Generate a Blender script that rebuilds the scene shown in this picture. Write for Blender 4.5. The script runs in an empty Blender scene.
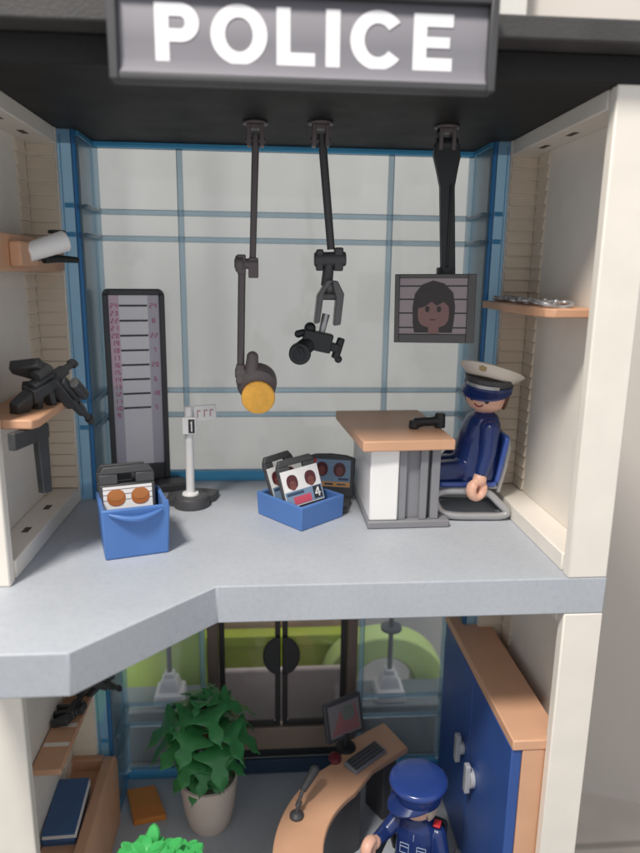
import bpy, bmesh, math, random
from mathutils import Vector, Matrix, Euler
S = 0.01                       # all geometry below is written in centimetres
R = math.radians
sc = bpy.context.scene
COL = sc.collection
random.seed(7)

# ------------------------------------------------------------------ materials
def lin(c):
    return tuple(((x/255)/12.92 if x/255 <= .04045 else ((x/255+.055)/1.055)**2.4) for x in c)
MATS = {}
def plastic(name, col, rough=.42, spec=.45, metal=0, bump=.0, bscale=60, var=.05, vscale=14, coat=0, sss=0):
    if name in MATS: return MATS[name]
    m = bpy.data.materials.new(name); m.use_nodes = True
    n = m.node_tree.nodes; l = m.node_tree.links; b = n['Principled BSDF']
    tc = n.new('ShaderNodeTexCoord')
    no = n.new('ShaderNodeTexNoise'); no.inputs['Scale'].default_value = vscale*4; no.inputs['Detail'].default_value = 4
    l.new(tc.outputs['Object'], no.inputs['Vector'])
    mr = n.new('ShaderNodeMapRange'); mr.inputs['From Min'].default_value = .3; mr.inputs['From Max'].default_value = .7
    mr.inputs['To Min'].default_value = 1-var; mr.inputs['To Max'].default_value = 1+var
    l.new(no.outputs['Fac'], mr.inputs['Value'])
    mx = n.new('ShaderNodeVectorMath'); mx.operation = 'SCALE'; mx.inputs[0].default_value = col
    l.new(mr.outputs[0], mx.inputs['Scale']); l.new(mx.outputs[0], b.inputs['Base Color'])
    rr = n.new('ShaderNodeMapRange'); rr.inputs['To Min'].default_value = rough*.85; rr.inputs['To Max'].default_value = rough*1.2
    l.new(no.outputs['Fac'], rr.inputs['Value']); l.new(rr.outputs[0], b.inputs['Roughness'])
    b.inputs['Metallic'].default_value = metal
    b.inputs['Specular IOR Level'].default_value = spec
    if coat: b.inputs['Coat Weight'].default_value = coat; b.inputs['Coat Roughness'].default_value = .15
    if sss:
        b.inputs['Subsurface Weight'].default_value = sss; b.inputs['Subsurface Scale'].default_value = .004
    if bump:
        n2 = n.new('ShaderNodeTexNoise'); n2.inputs['Scale'].default_value = bscale*30; n2.inputs['Detail'].default_value = 3
        l.new(tc.outputs['Object'], n2.inputs['Vector'])
        bp = n.new('ShaderNodeBump'); bp.inputs['Strength'].default_value = bump; bp.inputs['Distance'].default_value = .0006
        l.new(n2.outputs['Fac'], bp.inputs['Height']); l.new(bp.outputs[0], b.inputs['Normal'])
    MATS[name] = m; return m

def speckle(name, c1, c2, c3):
    m = bpy.data.materials.new(name); m.use_nodes = True
    n = m.node_tree.nodes; l = m.node_tree.links; b = n['Principled BSDF']
    tc = n.new('ShaderNodeTexCoord')
    a = n.new('ShaderNodeTexNoise'); a.inputs['Scale'].default_value = 420; a.inputs['Detail'].default_value = 5; a.inputs['Roughness'].default_value = .8
    c = n.new('ShaderNodeTexNoise'); c.inputs['Scale'].default_value = 22; c.inputs['Detail'].default_value = 4
    l.new(tc.outputs['Object'], a.inputs['Vector']); l.new(tc.outputs['Object'], c.inputs['Vector'])
    r = n.new('ShaderNodeValToRGB'); e = r.color_ramp.elements
    e[0].position = .38; e[0].color = (*c3, 1); e[1].position = .62; e[1].color = (*c2, 1)
    k = e.new(.47); k.color = (*c1, 1)
    l.new(a.outputs['Fac'], r.inputs['Fac'])
    mr = n.new('ShaderNodeMapRange'); mr.inputs['From Min'].default_value = .3; mr.inputs['From Max'].default_value = .7
    mr.inputs['To Min'].default_value = .95; mr.inputs['To Max'].default_value = 1.04
    l.new(c.outputs['Fac'], mr.inputs['Value'])
    v = n.new('ShaderNodeVectorMath'); v.operation = 'SCALE'; l.new(r.outputs[0], v.inputs[0]); l.new(mr.outputs[0], v.inputs['Scale'])
    l.new(v.outputs[0], b.inputs['Base Color']); b.inputs['Roughness'].default_value = .5
    bp = n.new('ShaderNodeBump'); bp.inputs['Strength'].default_value = .12; bp.inputs['Distance'].default_value = .0004
    l.new(a.outputs['Fac'], bp.inputs['Height']); l.new(bp.outputs[0], b.inputs['Normal'])
    MATS[name] = m; return m

def glass(name, tint, milky=.06, milk=(.8, .88, .92), gloss=.08, rough=.06):
    m = bpy.data.materials.new(name); m.use_nodes = True
    n = m.node_tree.nodes; l = m.node_tree.links; n.clear()
    out = n.new('ShaderNodeOutputMaterial')
    tr = n.new('ShaderNodeBsdfTransparent'); tr.inputs[0].default_value = (*tint, 1)
    df = n.new('ShaderNodeBsdfDiffuse'); df.inputs[0].default_value = (*milk, 1)
    gl = n.new('ShaderNodeBsdfGlossy'); gl.inputs['Roughness'].default_value = rough
    fr = n.new('ShaderNodeFresnel'); fr.inputs[0].default_value = 1.45
    m1 = n.new('ShaderNodeMixShader'); m1.inputs[0].default_value = milky
    l.new(tr.outputs[0], m1.inputs[1]); l.new(df.outputs[0], m1.inputs[2])
    m2 = n.new('ShaderNodeMixShader')
    l.new(fr.outputs[0], m2.inputs[0]); l.new(m1.outputs[0], m2.inputs[1]); l.new(gl.outputs[0], m2.inputs[2])
    l.new(m2.outputs[0], out.inputs[0])
    MATS[name] = m; return m

cream = plastic('cream_plastic', (.85, .80, .725), .45, bump=.05, var=.03, sss=0)
cream_in = plastic('beige_siding_plastic', (.76, .66, .54), .5, bump=.05, var=.04)
black = plastic('roof_black_plastic', (.009, .008, .008), .6, bump=.35, bscale=40, var=.15)
fascia = plastic('roof_charcoal_plastic', (.060, .058, .058), .6, bump=.4, bscale=40, var=.15)
floor_m = speckle('speckled_blue_grey_plastic', (.455, .485, .53), (.475, .505, .55), (.425, .457, .503))
wood = plastic('beech_plastic', (.70, .40, .25), .45, bump=.08, var=.05)
wood_d = plastic('beech_shelf_plastic', (.64, .36, .22), .5, bump=.08, var=.07)
dgrey = plastic('dark_grey_plastic', (.065, .065, .070), .45, var=.08, bump=.05)
dblack = plastic('soft_black_plastic', (.022, .025, .028), .42, var=.08)
mgrey = plastic('mid_grey_plastic', (.24, .24, .26), .45, var=.05, bump=.05)
agrey = plastic('arm_grey_plastic', (.135, .112, .115), .42, var=.08)
silver = plastic('silver_plastic', (.46, .46, .47), .32, metal=.55, var=.06)
white = plastic('white_plastic', (.88, .87, .86), .38, var=.02)
blue = plastic('crate_blue_plastic', (.085, .20, .50), .4, var=.05, bump=.04)
navy = plastic('navy_plastic', (.014, .034, .15), .28, var=.05, coat=.3)
seatblue = plastic('seat_blue_plastic', (.05, .11, .42), .25, var=.04, coat=.4)
doorblue = plastic('locker_blue_plastic', (.035, .095, .33), .38, var=.05)
skin = plastic('skin_plastic', (.80, .47, .35), .4, var=.02, sss=.08)
hairb = plastic('brown_hair_plastic', (.13, .055, .03), .45)
hairl = plastic('fair_hair_plastic', (.62, .48, .36), .45)
yellow = plastic('amber_lens_plastic', (.90, .46, .07), .45, var=.12, vscale=60)
hatw = plastic('hat_white_plastic', (.72, .66, .58), .4, var=.03)
gold = plastic('gold_print', (.40, .31, .16), .35, metal=.3)
red = plastic('red_print', (.65, .03, .04), .35)
eyem = plastic('eye_brown_print', (.03, .012, .01), .35)
mouthm = plastic('mouth_print', (.28, .05, .04), .4)
green_d = plastic('dark_leaf_plastic', (.045, .23, .07), .32, var=.15, vscale=30)
green_l = plastic('bright_leaf_plastic', (.06, .44, .11), .35, var=.08, sss=.1)
trunkm = plastic('brown_stem_plastic', (.09, .045, .02), .5)
potm = plastic('pot_plastic', (.68, .58, .50), .45, var=.03)
orange = plastic('orange_plastic', (.62, .22, .04), .45)
gunm = plastic('gun_grey_plastic', (.050, .052, .055), .42, var=.15, vscale=30)
chart_w = plastic('chart_sticker', (.92, .89, .93), .35, var=.02)
chart_g = plastic('chart_sticker_grey', (.60, .56, .64), .35, var=.03)
chart_p = plastic('chart_sticker_pink', (.78, .58, .68), .35, var=.03)
pinkp = plastic('pink_print', (.50, .08, .20), .4)
inkm = plastic('black_print', (.03, .03, .035), .4)
grey_face = plastic('sign_grey_sticker', (.215, .21, .235), .68, var=.03)
letter_w = plastic('white_letter_print', (.88, .87, .90), .6, var=.01)
scr_grey = plastic('screen_pinkgrey_print', (.34, .28, .30), .3)
scr_face = plastic('screen_skin_print', (.24, .13, .12), .3)
scr_blue = plastic('screen_blue_print', (.22, .33, .48), .3)
print_dk = plastic('dark_red_print', (.10, .025, .03), .35)
print_or = plastic('orange_print', (.70, .36, .12), .35)
print_br = plastic('brown_orange_print', (.45, .15, .045), .4)
print_nv = plastic('dark_blue_print', (.05, .08, .14), .4)
lime = plastic('lime_plastic', (.62, .76, .10), .4, var=.04)
limed = plastic('deep_lime_plastic', (.50, .66, .08), .4, var=.04)
wallm = plastic('room_wall_paint', (.62, .575, .53), .6, bump=.1, bscale=12, var=.02, vscale=2)
curt = plastic('curtain_cloth', (.57, .56, .535), .85, bump=.2, bscale=30, var=.2, vscale=.8)  # broad tone patches stand in for uneven reflections on the glass panes
tablem = plastic('table_grey_laminate', (.13, .14, .145), .5, var=.03)
pane = glass('clear_pane', (.905, .925, .94), .10, (.70, .77, .81))
pane_side = glass('tinted_side_pane', (.74, .88, .95), .18, (.50, .72, .88), rough=.25)
rail_m = glass('blue_clear_rail', (.88, .95, .985), .30, (.45, .70, .88))
flange_m = glass('blue_flange', (.66, .84, .96), .52, (.34, .60, .84))
strip_m = glass('blue_strip', (.32, .68, .90), .56, (.11, .44, .74))
edge_m = glass('deep_blue_edge', (.18, .46, .75), .55, (.08, .27, .55))
doorpane = glass('door_pane', (.88, .86, .86), .06, (.6, .58, .58))

def tiles_mat():
    m = bpy.data.materials.new('floor_tile'); m.use_nodes = True
    n = m.node_tree.nodes; l = m.node_tree.links; b = n['Principled BSDF']
    tc = n.new('ShaderNodeTexCoord')
    br = n.new('ShaderNodeTexBrick'); br.offset = 0; br.inputs['Scale'].default_value = 1
    br.inputs['Brick Width'].default_value = .30; br.inputs['Row Height'].default_value = .30
    br.inputs['Mortar Size'].default_value = .004
    br.inputs['Color1'].default_value = (.40, .36, .33, 1); br.inputs['Color2'].default_value = (.43, .39, .36, 1)
    br.inputs['Mortar'].default_value = (.25, .23, .21, 1)
    l.new(tc.outputs['Object'], br.inputs['Vector'])
    no = n.new('ShaderNodeTexNoise'); no.inputs['Scale'].default_value = 9; no.inputs['Detail'].default_value = 5
    l.new(tc.outputs['Object'], no.inputs['Vector'])
    mx = n.new('ShaderNodeMix'); mx.data_type = 'RGBA'; mx.blend_type = 'OVERLAY'; mx.inputs['Factor'].default_value = .35
    l.new(br.outputs['Color'], mx.inputs[6]); l.new(no.outputs['Fac'], mx.inputs[7]); l.new(mx.outputs[2], b.inputs['Base Color'])
    b.inputs['Roughness'].default_value = .35
    return m
tilem = tiles_mat()

# ------------------------------------------------------------------ mesh builder
I4 = Matrix.Identity(4)
class MB:
    def __init__(s): s.bm = bmesh.new()
    def face(s, pts, mi=0, M=I4):
        vs = [s.bm.verts.new(M @ Vector(p)) for p in pts]
        f = s.bm.faces.new(vs); f.material_index = mi; return s
    def hull(s, secs, mi=0, M=I4, caps=True, closed=False):
        """loft rings of equal length"""
        rings = [[s.bm.verts.new(M @ Vector(p)) for p in r] for r in secs]
        n = len(rings[0]); k = len(rings)
        for i in range(k if closed else k-1):
            a, b = rings[i], rings[(i+1) % k]
            for j in range(n):
                f = s.bm.faces.new((a[j], a[(j+1) % n], b[(j+1) % n], b[j])); f.material_index = mi
        if caps and not closed:
            f = s.bm.faces.new(rings[0][::-1]); f.material_index = mi
            f = s.bm.faces.new(rings[-1]); f.material_index = mi
        return s
    def box(s, x0, x1, y0, y1, z0, z1, mi=0, M=I4):
        return s.hull([[(x0,y0,z),(x1,y0,z),(x1,y1,z),(x0,y1,z)] for z in (z0, z1)], mi, M)
    def prism(s, poly, a, b, axis='z', mi=0, M=I4):
        f = {'z': lambda p, t: (p[0], p[1], t), 'y': lambda p, t: (p[0], t, p[1]), 'x': lambda p, t: (t, p[0], p[1])}[axis]
        return s.hull([[f(p, t) for p in poly] for t in (a, b)], mi, M)
    def cyl(s, p0, p1, r0, r1=None, n=24, mi=0, M=I4):
        r1 = r0 if r1 is None else r1
        p0, p1 = Vector(p0), Vector(p1); q = (p1-p0).to_track_quat('Z', 'Y')
        return s.hull([[p + q @ Vector((r*math.cos(t*math.tau/n), r*math.sin(t*math.tau/n), 0)) for t in range(n)] for p, r in ((p0, r0), (p1, r1))], mi, M)
    def tube(s, pts, r, n=12, mi=0, M=I4, closed=False, flat=1.0):
        pts = [Vector(p) for p in pts]; secs = []; k = len(pts)
        rs = r if isinstance(r, (list, tuple)) else [r]*k
        up = None
        for i, p in enumerate(pts):
            if closed: d = pts[(i+1) % k]-pts[i-1]
            else: d = pts[min(i+1, k-1)]-pts[max(i-1, 0)]
            d.normalize()
            if up is None:
                up = Vector((0, 0, 1)) if abs(d.z) < .9 else Vector((0, 1, 0))
            u = (up - d*up.dot(d)).normalized(); w = d.cross(u); up = u
            secs.append([p + u*rs[i]*math.cos(t*math.tau/n) + w*rs[i]*flat*math.sin(t*math.tau/n) for t in range(n)])
        return s.hull(secs, mi, M, closed=closed)
    def lathe(s, prof, c=(0,0,0), n=32, mi=0, M=I4, sy=1):
        """prof: (r,z) list, closed top & bottom"""
        return s.hull([[(c[0]+max(r, .001)*math.cos(t*math.tau/n), c[1]+sy*max(r, .001)*math.sin(t*math.tau/n), c[2]+z) for t in range(n)] for r, z in prof], mi, M)
    def sell(s, secs, n=28, mi=0, M=I4):
        """superellipse loft: (z,cx,cy,rx,ry,p)"""
        out = []
        for z, cx, cy, rx, ry, p in secs:
            ring = []
            for t in range(n):
                a = t*math.tau/n; c, d = math.cos(a), math.sin(a)
                ring.append((cx+rx*math.copysign(abs(c)**(2/p), c), cy+ry*math.copysign(abs(d)**(2/p), d), z))
            out.append(ring)
        return s.hull(out, mi, M)
    def ball(s, c, r, mi=0, M=I4, n=20, sc=(1,1,1)):
        k = 12
        return s.hull([[(c[0]+sc[0]*r*max(math.sin(j*math.pi/k), .01)*math.cos(t*math.tau/n), c[1]+sc[1]*r*max(math.sin(j*math.pi/k), .01)*math.sin(t*math.tau/n), c[2]-sc[2]*r*math.cos(j*math.pi/k)) for t in range(n)] for j in range(k+1)], mi, M)
    def disc(s, c, r, n=20, mi=0, M=I4, rz=None):
        """upright disc facing -y"""
        rz = rz or r
        return s.prism([(c[0]+r*math.cos(t*math.tau/n), c[2]+rz*math.sin(t*math.tau/n)) for t in range(n)], c[1]-.012, c[1]+.012, 'y', mi, M)

def build(name, mb, mats, parent=None, bevel=0, seg=2, angle=35, smooth=True, M=I4, sub=0):
    """mb in world cm; origin goes to the parent's place (or bbox base when top level)"""
    bm = mb.bm if isinstance(mb, MB) else mb
    bm.transform(M)
    bmesh.ops.recalc_face_normals(bm, faces=bm.faces)
    if parent is None:
        xs = [v.co.x for v in bm.verts]; ys = [v.co.y for v in bm.verts]; zs = [v.co.z for v in bm.verts]
        org = Vector(((min(xs)+max(xs))/2, (min(ys)+max(ys))/2, min(zs)))
    else: org = Vector(parent['org'])
    for v in bm.verts: v.co = (v.co-org)*S
    me = bpy.data.meshes.new(name); bm.to_mesh(me); bm.free()
    for m in (mats if isinstance(mats, (list, tuple)) else [mats]): me.materials.append(m)
    o = bpy.data.objects.new(name, me); COL.objects.link(o)
    if smooth:
        me.shade_smooth(); me.set_sharp_from_angle(angle=R(angle))
    if parent is not None: o.parent = parent
    else: o.location = org*S
    o['org'] = tuple(org)
    if bevel:
        b = o.modifiers.new('bevel', 'BEVEL'); b.width = bevel*S; b.segments = seg; b.limit_method = 'ANGLE'; b.angle_limit = R(40)
        b.harden_normals = False
    if sub:
        u = o.modifiers.new('sub', 'SUBSURF'); u.levels = sub; u.render_levels = sub
    return o
def thing(name, label, cat, org, group=None):
    o = bpy.data.objects.new(name, None); COL.objects.link(o); o.empty_display_size = .005
    o.location = Vector(org)*S; o['org'] = tuple(org); o['label'] = label; o['category'] = cat
    if group: o['group'] = group
    return o
def tag(o, label, cat, group=None):
    o['label'] = label; o['category'] = cat
    if group: o['group'] = group
    return o
def struct(o): o['kind'] = 'structure'; return o
def cleanup():
    for o in bpy.data.objects:
        if 'org' in o: del o['org']
def T(x, y, z): return Matrix.Translation((x, y, z))
def RX(a): return Matrix.Rotation(R(a), 4, 'X')
def RY(a): return Matrix.Rotation(R(a), 4, 'Y')
def RZ(a): return Matrix.Rotation(R(a), 4, 'Z')
def rrect(x0, x1, z0, z1, r, n=5):
    pts = []
    for cx, cz, a0 in ((x1-r, z1-r, 0), (x0+r, z1-r, 90), (x0+r, z0+r, 180), (x1-r, z0+r, 270)):
        for i in range(n+1):
            a = R(a0+90*i/n); pts.append((cx+r*math.cos(a), cz+r*math.sin(a)))
    return pts

# ------------------------------------------------------------------ room
W = 24.0; D1 = 11.5; D2 = 15.2; H = 20.15; PW = 1.8
ZF = -1.73; ZL = -21.9; ZT = -23.2; ZG = -45.0
m = MB().box(-160, 240, -80, 140, ZG-1, ZG); struct(build('floor', m, tilem))
wx, wy = 46.4, 37.6; ang = math.degrees(math.atan(-.378))
MW = T(wx, wy, 0) @ RZ(ang)
m = MB().box(-190, 190, 0, 3, ZG, 130); struct(build('wall', m, wallm, M=MW))
# curtain hanging in front of the wall, behind the toy
def curtain():
    m = MB(); N = 260; x0, x1 = -78, -12
    front, back = [], []
    for i in range(N+1):
        x = x0+(x1-x0)*i/N
        y = -4.2+1.15*math.sin(x*.40+1.1*math.sin(x*.11))+.40*math.sin(x*.83+1+.9*math.sin(x*.21))
        front.append((x, y)); back.append((x, y+.15))
    m.prism(front+back[::-1], -38, 62, 'z')
    return m
bm_c = curtain()
o = build('curtain', bm_c, curt, M=MW, angle=60)
tag(o, 'plain white curtain hanging in soft folds behind the toy building', 'curtain')

t = thing('low_table', 'pale low table top carrying the toy police station', 'table', (9, 5, ZG))
build('table_top', MB().box(-12, 25.6, -14, 27, ZT-1.6, ZT-.02), tablem, t, bevel=.3)
for x in (-10, 23):
    for y in (-12, 24): build('leg', MB().box(x-1.2, x+1.2, y-1.2, y+1.2, ZG, ZT-1.6), tablem, t, bevel=.15)

# ------------------------------------------------------------------ building
B = thing('toy_police_station', 'two storey toy police station with cream side walls, black roof and blue clear back', 'toy building', (12, 5, ZT))
# floors
up = [(-PW, 0), (-PW, -4.9), (3.8, -4.9), (8.58, 0), (W+PW, 0), (W+PW, 15.6), (-PW, 15.6)]
up = [(-PW-.1, -4.9), (3.8, -4.9), (8.58, 0), (W+PW, 0), (W+PW, 15.7), (-PW-.1, 15.7)]
build('upper_floor', MB().prism(up, ZF, 0), floor_m, B, bevel=.06)
lo = [(-PW-.1, -6.5), (4.2, -6.5), (9, -1.6), (W+PW, -1.6), (W+PW, 16.1), (-PW-.1, 16.1)]
build('lower_floor', MB().prism(lo, ZT, ZL), floor_m, B, bevel=.06)

slotm = plastic('slot_shadow_brown', (.10, .075, .055), .7)
def side_wall(side, zb, zt, y0, holes=True):
    """open-fronted hollow wall: pillar in front, recessed panel, siding return behind"""
    # local x: 0 = inner face, + = outward
    sx = (lambda x: W+x) if side > 0 else (lambda x: -x)
    def bx(m, x0, x1, *a): m.box(min(sx(x0), sx(x1)), max(sx(x0), sx(x1)), *a)
    root = MB(); 
    bx(root, 1.55, PW, y0+.5, D1, zb, zt)                 # recessed panel
    w = build('side_wall', root, cream, B, bevel=.04)
    p = MB(); bx(p, 0, PW, y0, y0+.55, zb, zt); bx(p, .10, 1.55, y0+.55, y0+.80, zb, zt)
    build('front_pillar', p, cream, w, bevel=.07)
    p = MB(); bx(p, .02, 1.55, y0+.80, D1-.3, zb, zb+.85)
    build('bottom_ledge', p, cream, w, bevel=.07)
    p = MB(); bx(p, .02, 1.55, y0+.80, D1-.3, zt-.75, zt)
    # moulding on underside of the top ledge
    build('top_ledge', p, cream, w, bevel=.05)
    for y in (4.4, 7.6):
        if side < 0:
            sl = MB(); bx(sl, .60, .92, y, y+.7, zb+.82, zb+.856); build('slot', sl, slotm, w, bevel=.01)
        sl = MB(); bx(sl, .60, .92, y+.6, y+1.5, zt-.757, zt-.72); build('slot', sl, slotm, w, bevel=.01)
    p = MB(); bx(p, 0, 1.55, D1-.25, D1, zb, zt)
    build('rear_return', p, cream, w, bevel=.03)
    # clapboard siding facing the room front, plus on the panel's last stretch
    p = MB(); z = zb+.9; k = 0
    while z < zt-.8:
        h = min(.62, zt-.78-z)
        a, b = sorted((sx(.04), sx(1.5)))
        p.hull([[(a, D1-.25, z), (b, D1-.25, z), (b, D1-.45, z+.03), (a, D1-.45, z+.03)],
                [(a, D1-.25, z+h), (b, D1-.25, z+h), (b, D1-.31, z+h-.03), (a, D1-.31, z+h-.03)]])
        a, b = sx(1.56), sx(1.40)
        q = [(a, 9.7, z), (a, 11.0, z), (b, 11.0, z+.03), (b, 9.7, z+.03)]
        q2 = [(a, 9.7, z+h), (a, 11.0, z+h), (sx(1.5), 11.0, z+h-.03), (sx(1.5), 9.7, z+h-.03)]
        p.hull([q, q2]); z += .66; k += 1
    build('siding', p, cream_in, w, bevel=.015)
    return w
wl = side_wall(-1, 0, H, .35); wr = side_wall(1, 0, H, 0)
wl2 = side_wall(-1, ZL, ZF, .35); wr2 = side_wall(1, ZL, ZF, 0)
# shelves fixed to the walls
s1 = build('wall_shelf', MB().prism([(23.35, 2.3), (25.5, 2.3), (25.5, 11.2), (22.9, 11.2), (22.9, 3.4), (23.0, 2.6)], 11.25, 11.65), wood_d, wr, bevel=.06)
s2 = build('wall_shelf', MB().prism([(-1.5, 1.2), (1.1, 1.2), (1.3, 1.6), (1.1, 9.7), (.7, 10), (-1.5, 10)], 6.6, 7.0), wood_d, wl, bevel=.06)
s3 = MB().box(-.35, .0, 1.2, 11.4, 12.95, 14.5)
s3.box(-1.5, -.35, 1.4, 11.2, 13.4, 13.8); s3.box(0, .5, 3.4, 5.6, 13.15, 14.2)
build('wall_rail_board', s3, wood_d, wl, bevel=.08)

# roof
rf = build('roof', MB().box(-2.0, 26.0, 0.02, 15.9, H, 21.15), black, B, bevel=.05)
build('roof_edge', MB().box(-2.6, 26.6, -1.2, 16.4, 21.16, 21.95), fascia, rf, bevel=.08)

# sign
sg = build('sign_board', MB().box(5.62, 18.62, -1.75, -1.22, 19.2, 22.15), dgrey, B, bevel=.08)
fr = MB()
o_ = (5.62, 18.62, 19.2, 22.15); i_ = (5.93, 18.33, 19.42, 21.92)
fr.box(5.62, 5.93, -2.05, -1.75, 19.2, 22.15); fr.box(18.33, 18.62, -2.05, -1.75, 19.2, 22.15)
fr.box(5.93, 18.33, -2.05, -1.75, 19.2, 19.42); fr.box(5.93, 18.33, -2.05, -1.75, 21.92, 22.15)
build('sign_frame', fr, dgrey, sg, bevel=.05)
# sticker with a curled lower edge
prof = [(-1.77, 21.9), (-1.775, 20.5), (-1.785, 19.95), (-1.83, 19.66), (-1.92, 19.5), (-2.00, 19.44)]
st = MB(); N = 24
ring = lambda x: [(x, y, z) for y, z in prof]+[(x, y+.012, z+.004) for y, z in prof[::-1]]
st.hull([ring(5.95+(18.31-5.95)*i/N) for i in range(N+1)])
build('sign_sticker', st, grey_face, sg, angle=80)
def letters():
    m = MB(); Y0, Y1 = -1.800, -1.78
    z0, z1 = 19.86, 21.62
    zc = (z0+z1)/2; hh = (z1-z0)/2
    def rect(x0, x1, a, b): m.prism([(x0, a), (x1, a), (x1, b), (x0, b)], Y0, Y1, 'y')
    def arc(cx, cz, rx, rz, th, a0, a1, n=26, tz=None):
        tz = tz or th*.92
        P = [(cx+rx*math.cos(R(a0+(a1-a0)*i/n)), cz+rz*math.sin(R(a0+(a1-a0)*i/n))) for i in range(n+1)]
        Q = [(cx+(rx-th)*math.cos(R(a0+(a1-a0)*i/n)), cz+(rz-tz)*math.sin(R(a0+(a1-a0)*i/n))) for i in range(n+1)]
        for i in range(n):
            m.prism([P[i], P[i+1], Q[i+1], Q[i]], Y0, Y1, 'y')
    s = .46
    # P
    rect(7.12, 7.12+s, z0, z1)
    rect(7.12+s, 7.95, z1-.40, z1); rect(7.12+s, 7.95, z1-1.17, z1-.77)
    arc(7.95, z1-.585, .62, .585, s, -90, 90, tz=.40)
    # O
    arc(9.88, zc, .94, hh+.04, s+.02, 0, 360, 48, tz=.40)
    # L
    rect(11.13, 11.13+s, z0, z1); rect(11.13+s, 12.42, z0, z0+.40)
    # I
    rect(12.78, 12.78+s+.02, z0, z1)
    # C
    arc(14.55, zc, .94, hh+.04, s+.02, 38, 322, 40, tz=.40)
    # E
    rect(15.76, 15.76+s, z0, z1)
    for a in (z0, zc-.17, z1-.40): rect(15.76+s, 17.12 if a != zc-.17 else 17.02, a, a+.40 if a != zc-.17 else a+.34)
    return m
build('lettering', letters(), letter_w, sg, smooth=False)

# blue clear back wall ------------------------------------------------
def glass_wall(zb, zt, xs, verts, name='glass_wall'):
    """xs=(x0,x1) span of a panel set with rails; zb..zt"""
    x0, x1 = xs
    g = build(name, MB().box(x0, x1, D2, D2+.18, zb+.65, zt-.3), pane, B)
    h = zt-zb
    for a in (16.35, 14.87, 5.87, 4.33):
        z = zb+a
        if z > zt-.6: continue
        build('rail', MB().box(x0, x1, D2-.22, D2-.003, z-.17, z+.15), rail_m, g, bevel=.05)
        
    for x in verts:
        build('mullion', MB().box(x-.17, x+.17, D2-.30, D2-.003, zb+.65, zt-.3), rail_m, g, bevel=.05)
    build('base_strip', MB().box(x0, x1, D2-.25, D2+.3, zb+.02, zb+.65), strip_m, g, bevel=.05)
    build('top_strip', MB().box(x0, x1, D2-.25, D2+.3, zt-.3, zt-.01), strip_m, g, bevel=.03)
    return g
def returns(zb, zt):
    for sgn in (-1, 1):
        X = (lambda a: a) if sgn < 0 else (lambda a: W-a)
        def bx(m, a, b, *r): m.box(min(X(a), X(b)), max(X(a), X(b)), *r); return m
        g = build('glass_return', bx(MB(), .84, .98, D1+.32, D2-.3, zb+.5, zt-.3), pane_side, B)
        build('flange', bx(MB(), -.1, .66, D1+.02, D1+.24, zb+.02, zt-.02), flange_m, g, bevel=.04)
        build('edge_post', bx(MB(), .67, .88, D1-.02, D1+.30, zb+.02, zt-.02), edge_m, g, bevel=.05)
        build('edge_post', bx(MB(), .1, .16, D1-.03, D1+.015, zb+.3, zt-.3), pane_side, g)
        build('base_strip', bx(MB(), .80, 1.02, D1+.31, D2-.32, zb+.02, zb+.5), strip_m, g, bevel=.03)
        build('top_strip', bx(MB(), .80, 1.02, D1+.31, D2-.32, zt-.3, zt-.02), strip_m, g, bevel=.03)
        build('corner_post', bx(MB(), .82, 1.2, D2-.29, D2-.004, zb+.66, zt-.3), rail_m, g, bevel=.06)
        for a in (16.35, 14.87, 5.87, 4.33):
            z = zb+a
            build('rail', bx(MB(), .70, .83, D1+.31, D2-.3, z-.16, z+.12), strip_m, g, bevel=.04)
            build('rail', bx(MB(), .985, 1.3, D1+.31, D2-.3, z-.10, z+.10), rail_m, g, bevel=.08)
            build('stub', bx(MB(), .2, .66, D1-.06, D1+.016, z-.12, z+.12), strip_m, g, bevel=.03)
glass_wall(0, H, (.9, 23.1), (5.79, 18.14)); returns(0, H)
glass_wall(ZL, ZF, (.9, 6.55), (6.3,)); glass_wall(ZL, ZF, (17.0, 23.1), (17.2,)); returns(ZL, ZF)
# entrance doors of the lower storey
brown = plastic('door_surround_plastic', (.16, .12, .10), .5)
df = MB(); df.box(6.62, 7.35, D2-.05, D2+.9, ZL, ZF-.02); df.box(16.25, 16.95, D2-.05, D2+.9, ZL, ZF-.02)
dfo = build('door_surround', df, brown, B, bevel=.06)
build('threshold', MB().box(7.36, 16.24, D2+.1, D2+.9, ZL+1.7, ZL+3.45), plastic('threshold_beige', (.30, .23, .18), .5), dfo, bevel=.08)
build('base_band', MB().box(6.62, 16.95, D2-.25, D2+.05, ZL+.02, ZL+1.15), plastic('navy_band', (.03, .06, .11), .45), dfo, bevel=.05)
build('base_step', MB().box(7.36, 16.24, D2+.06, D2+.9, ZL+1.16, ZL+1.69), dblack, dfo, bevel=.03)
for x0, x1, hx in ((7.4, 11.62, 11.25), (11.74, 16.2, 12.1)):
    zb, zt = ZL+3.5, ZF-.05; f = MB()
    w_ = .38
    f.box(x0, x0+w_, D2+.25, D2+.6, zb, zt); f.box(x1-w_, x1, D2+.25, D2+.6, zb, zt)
    f.box(x0+w_, x1-w_, D2+.25, D2+.6, zb, zb+.4); f.box(x0+w_, x1-w_, D2+.25, D2+.6, zt-.4, zt)
    d = build('door', f, plastic('door_frame_plastic', (.035, .032, .033), .45), B, bevel=.05)
    build('pane', MB().box(x0+w_, x1-w_, D2+.38, D2+.46, zb+.4, zt-.4), doorpane, d)
    a0, a1 = (90, 270) if x0 < 10 else (-90, 90)
    cx = 11.6 if x0 < 10 else 11.76
    pts = [(cx+1.2*math.cos(R(a0+(a1-a0)*i/20)), -12.75+1.45*math.sin(R(a0+(a1-a0)*i/20))) for i in range(21)]
    build('handle', MB().prism(pts, D2-.05, D2+.24, 'y'), dblack, d, bevel=.08)

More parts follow.
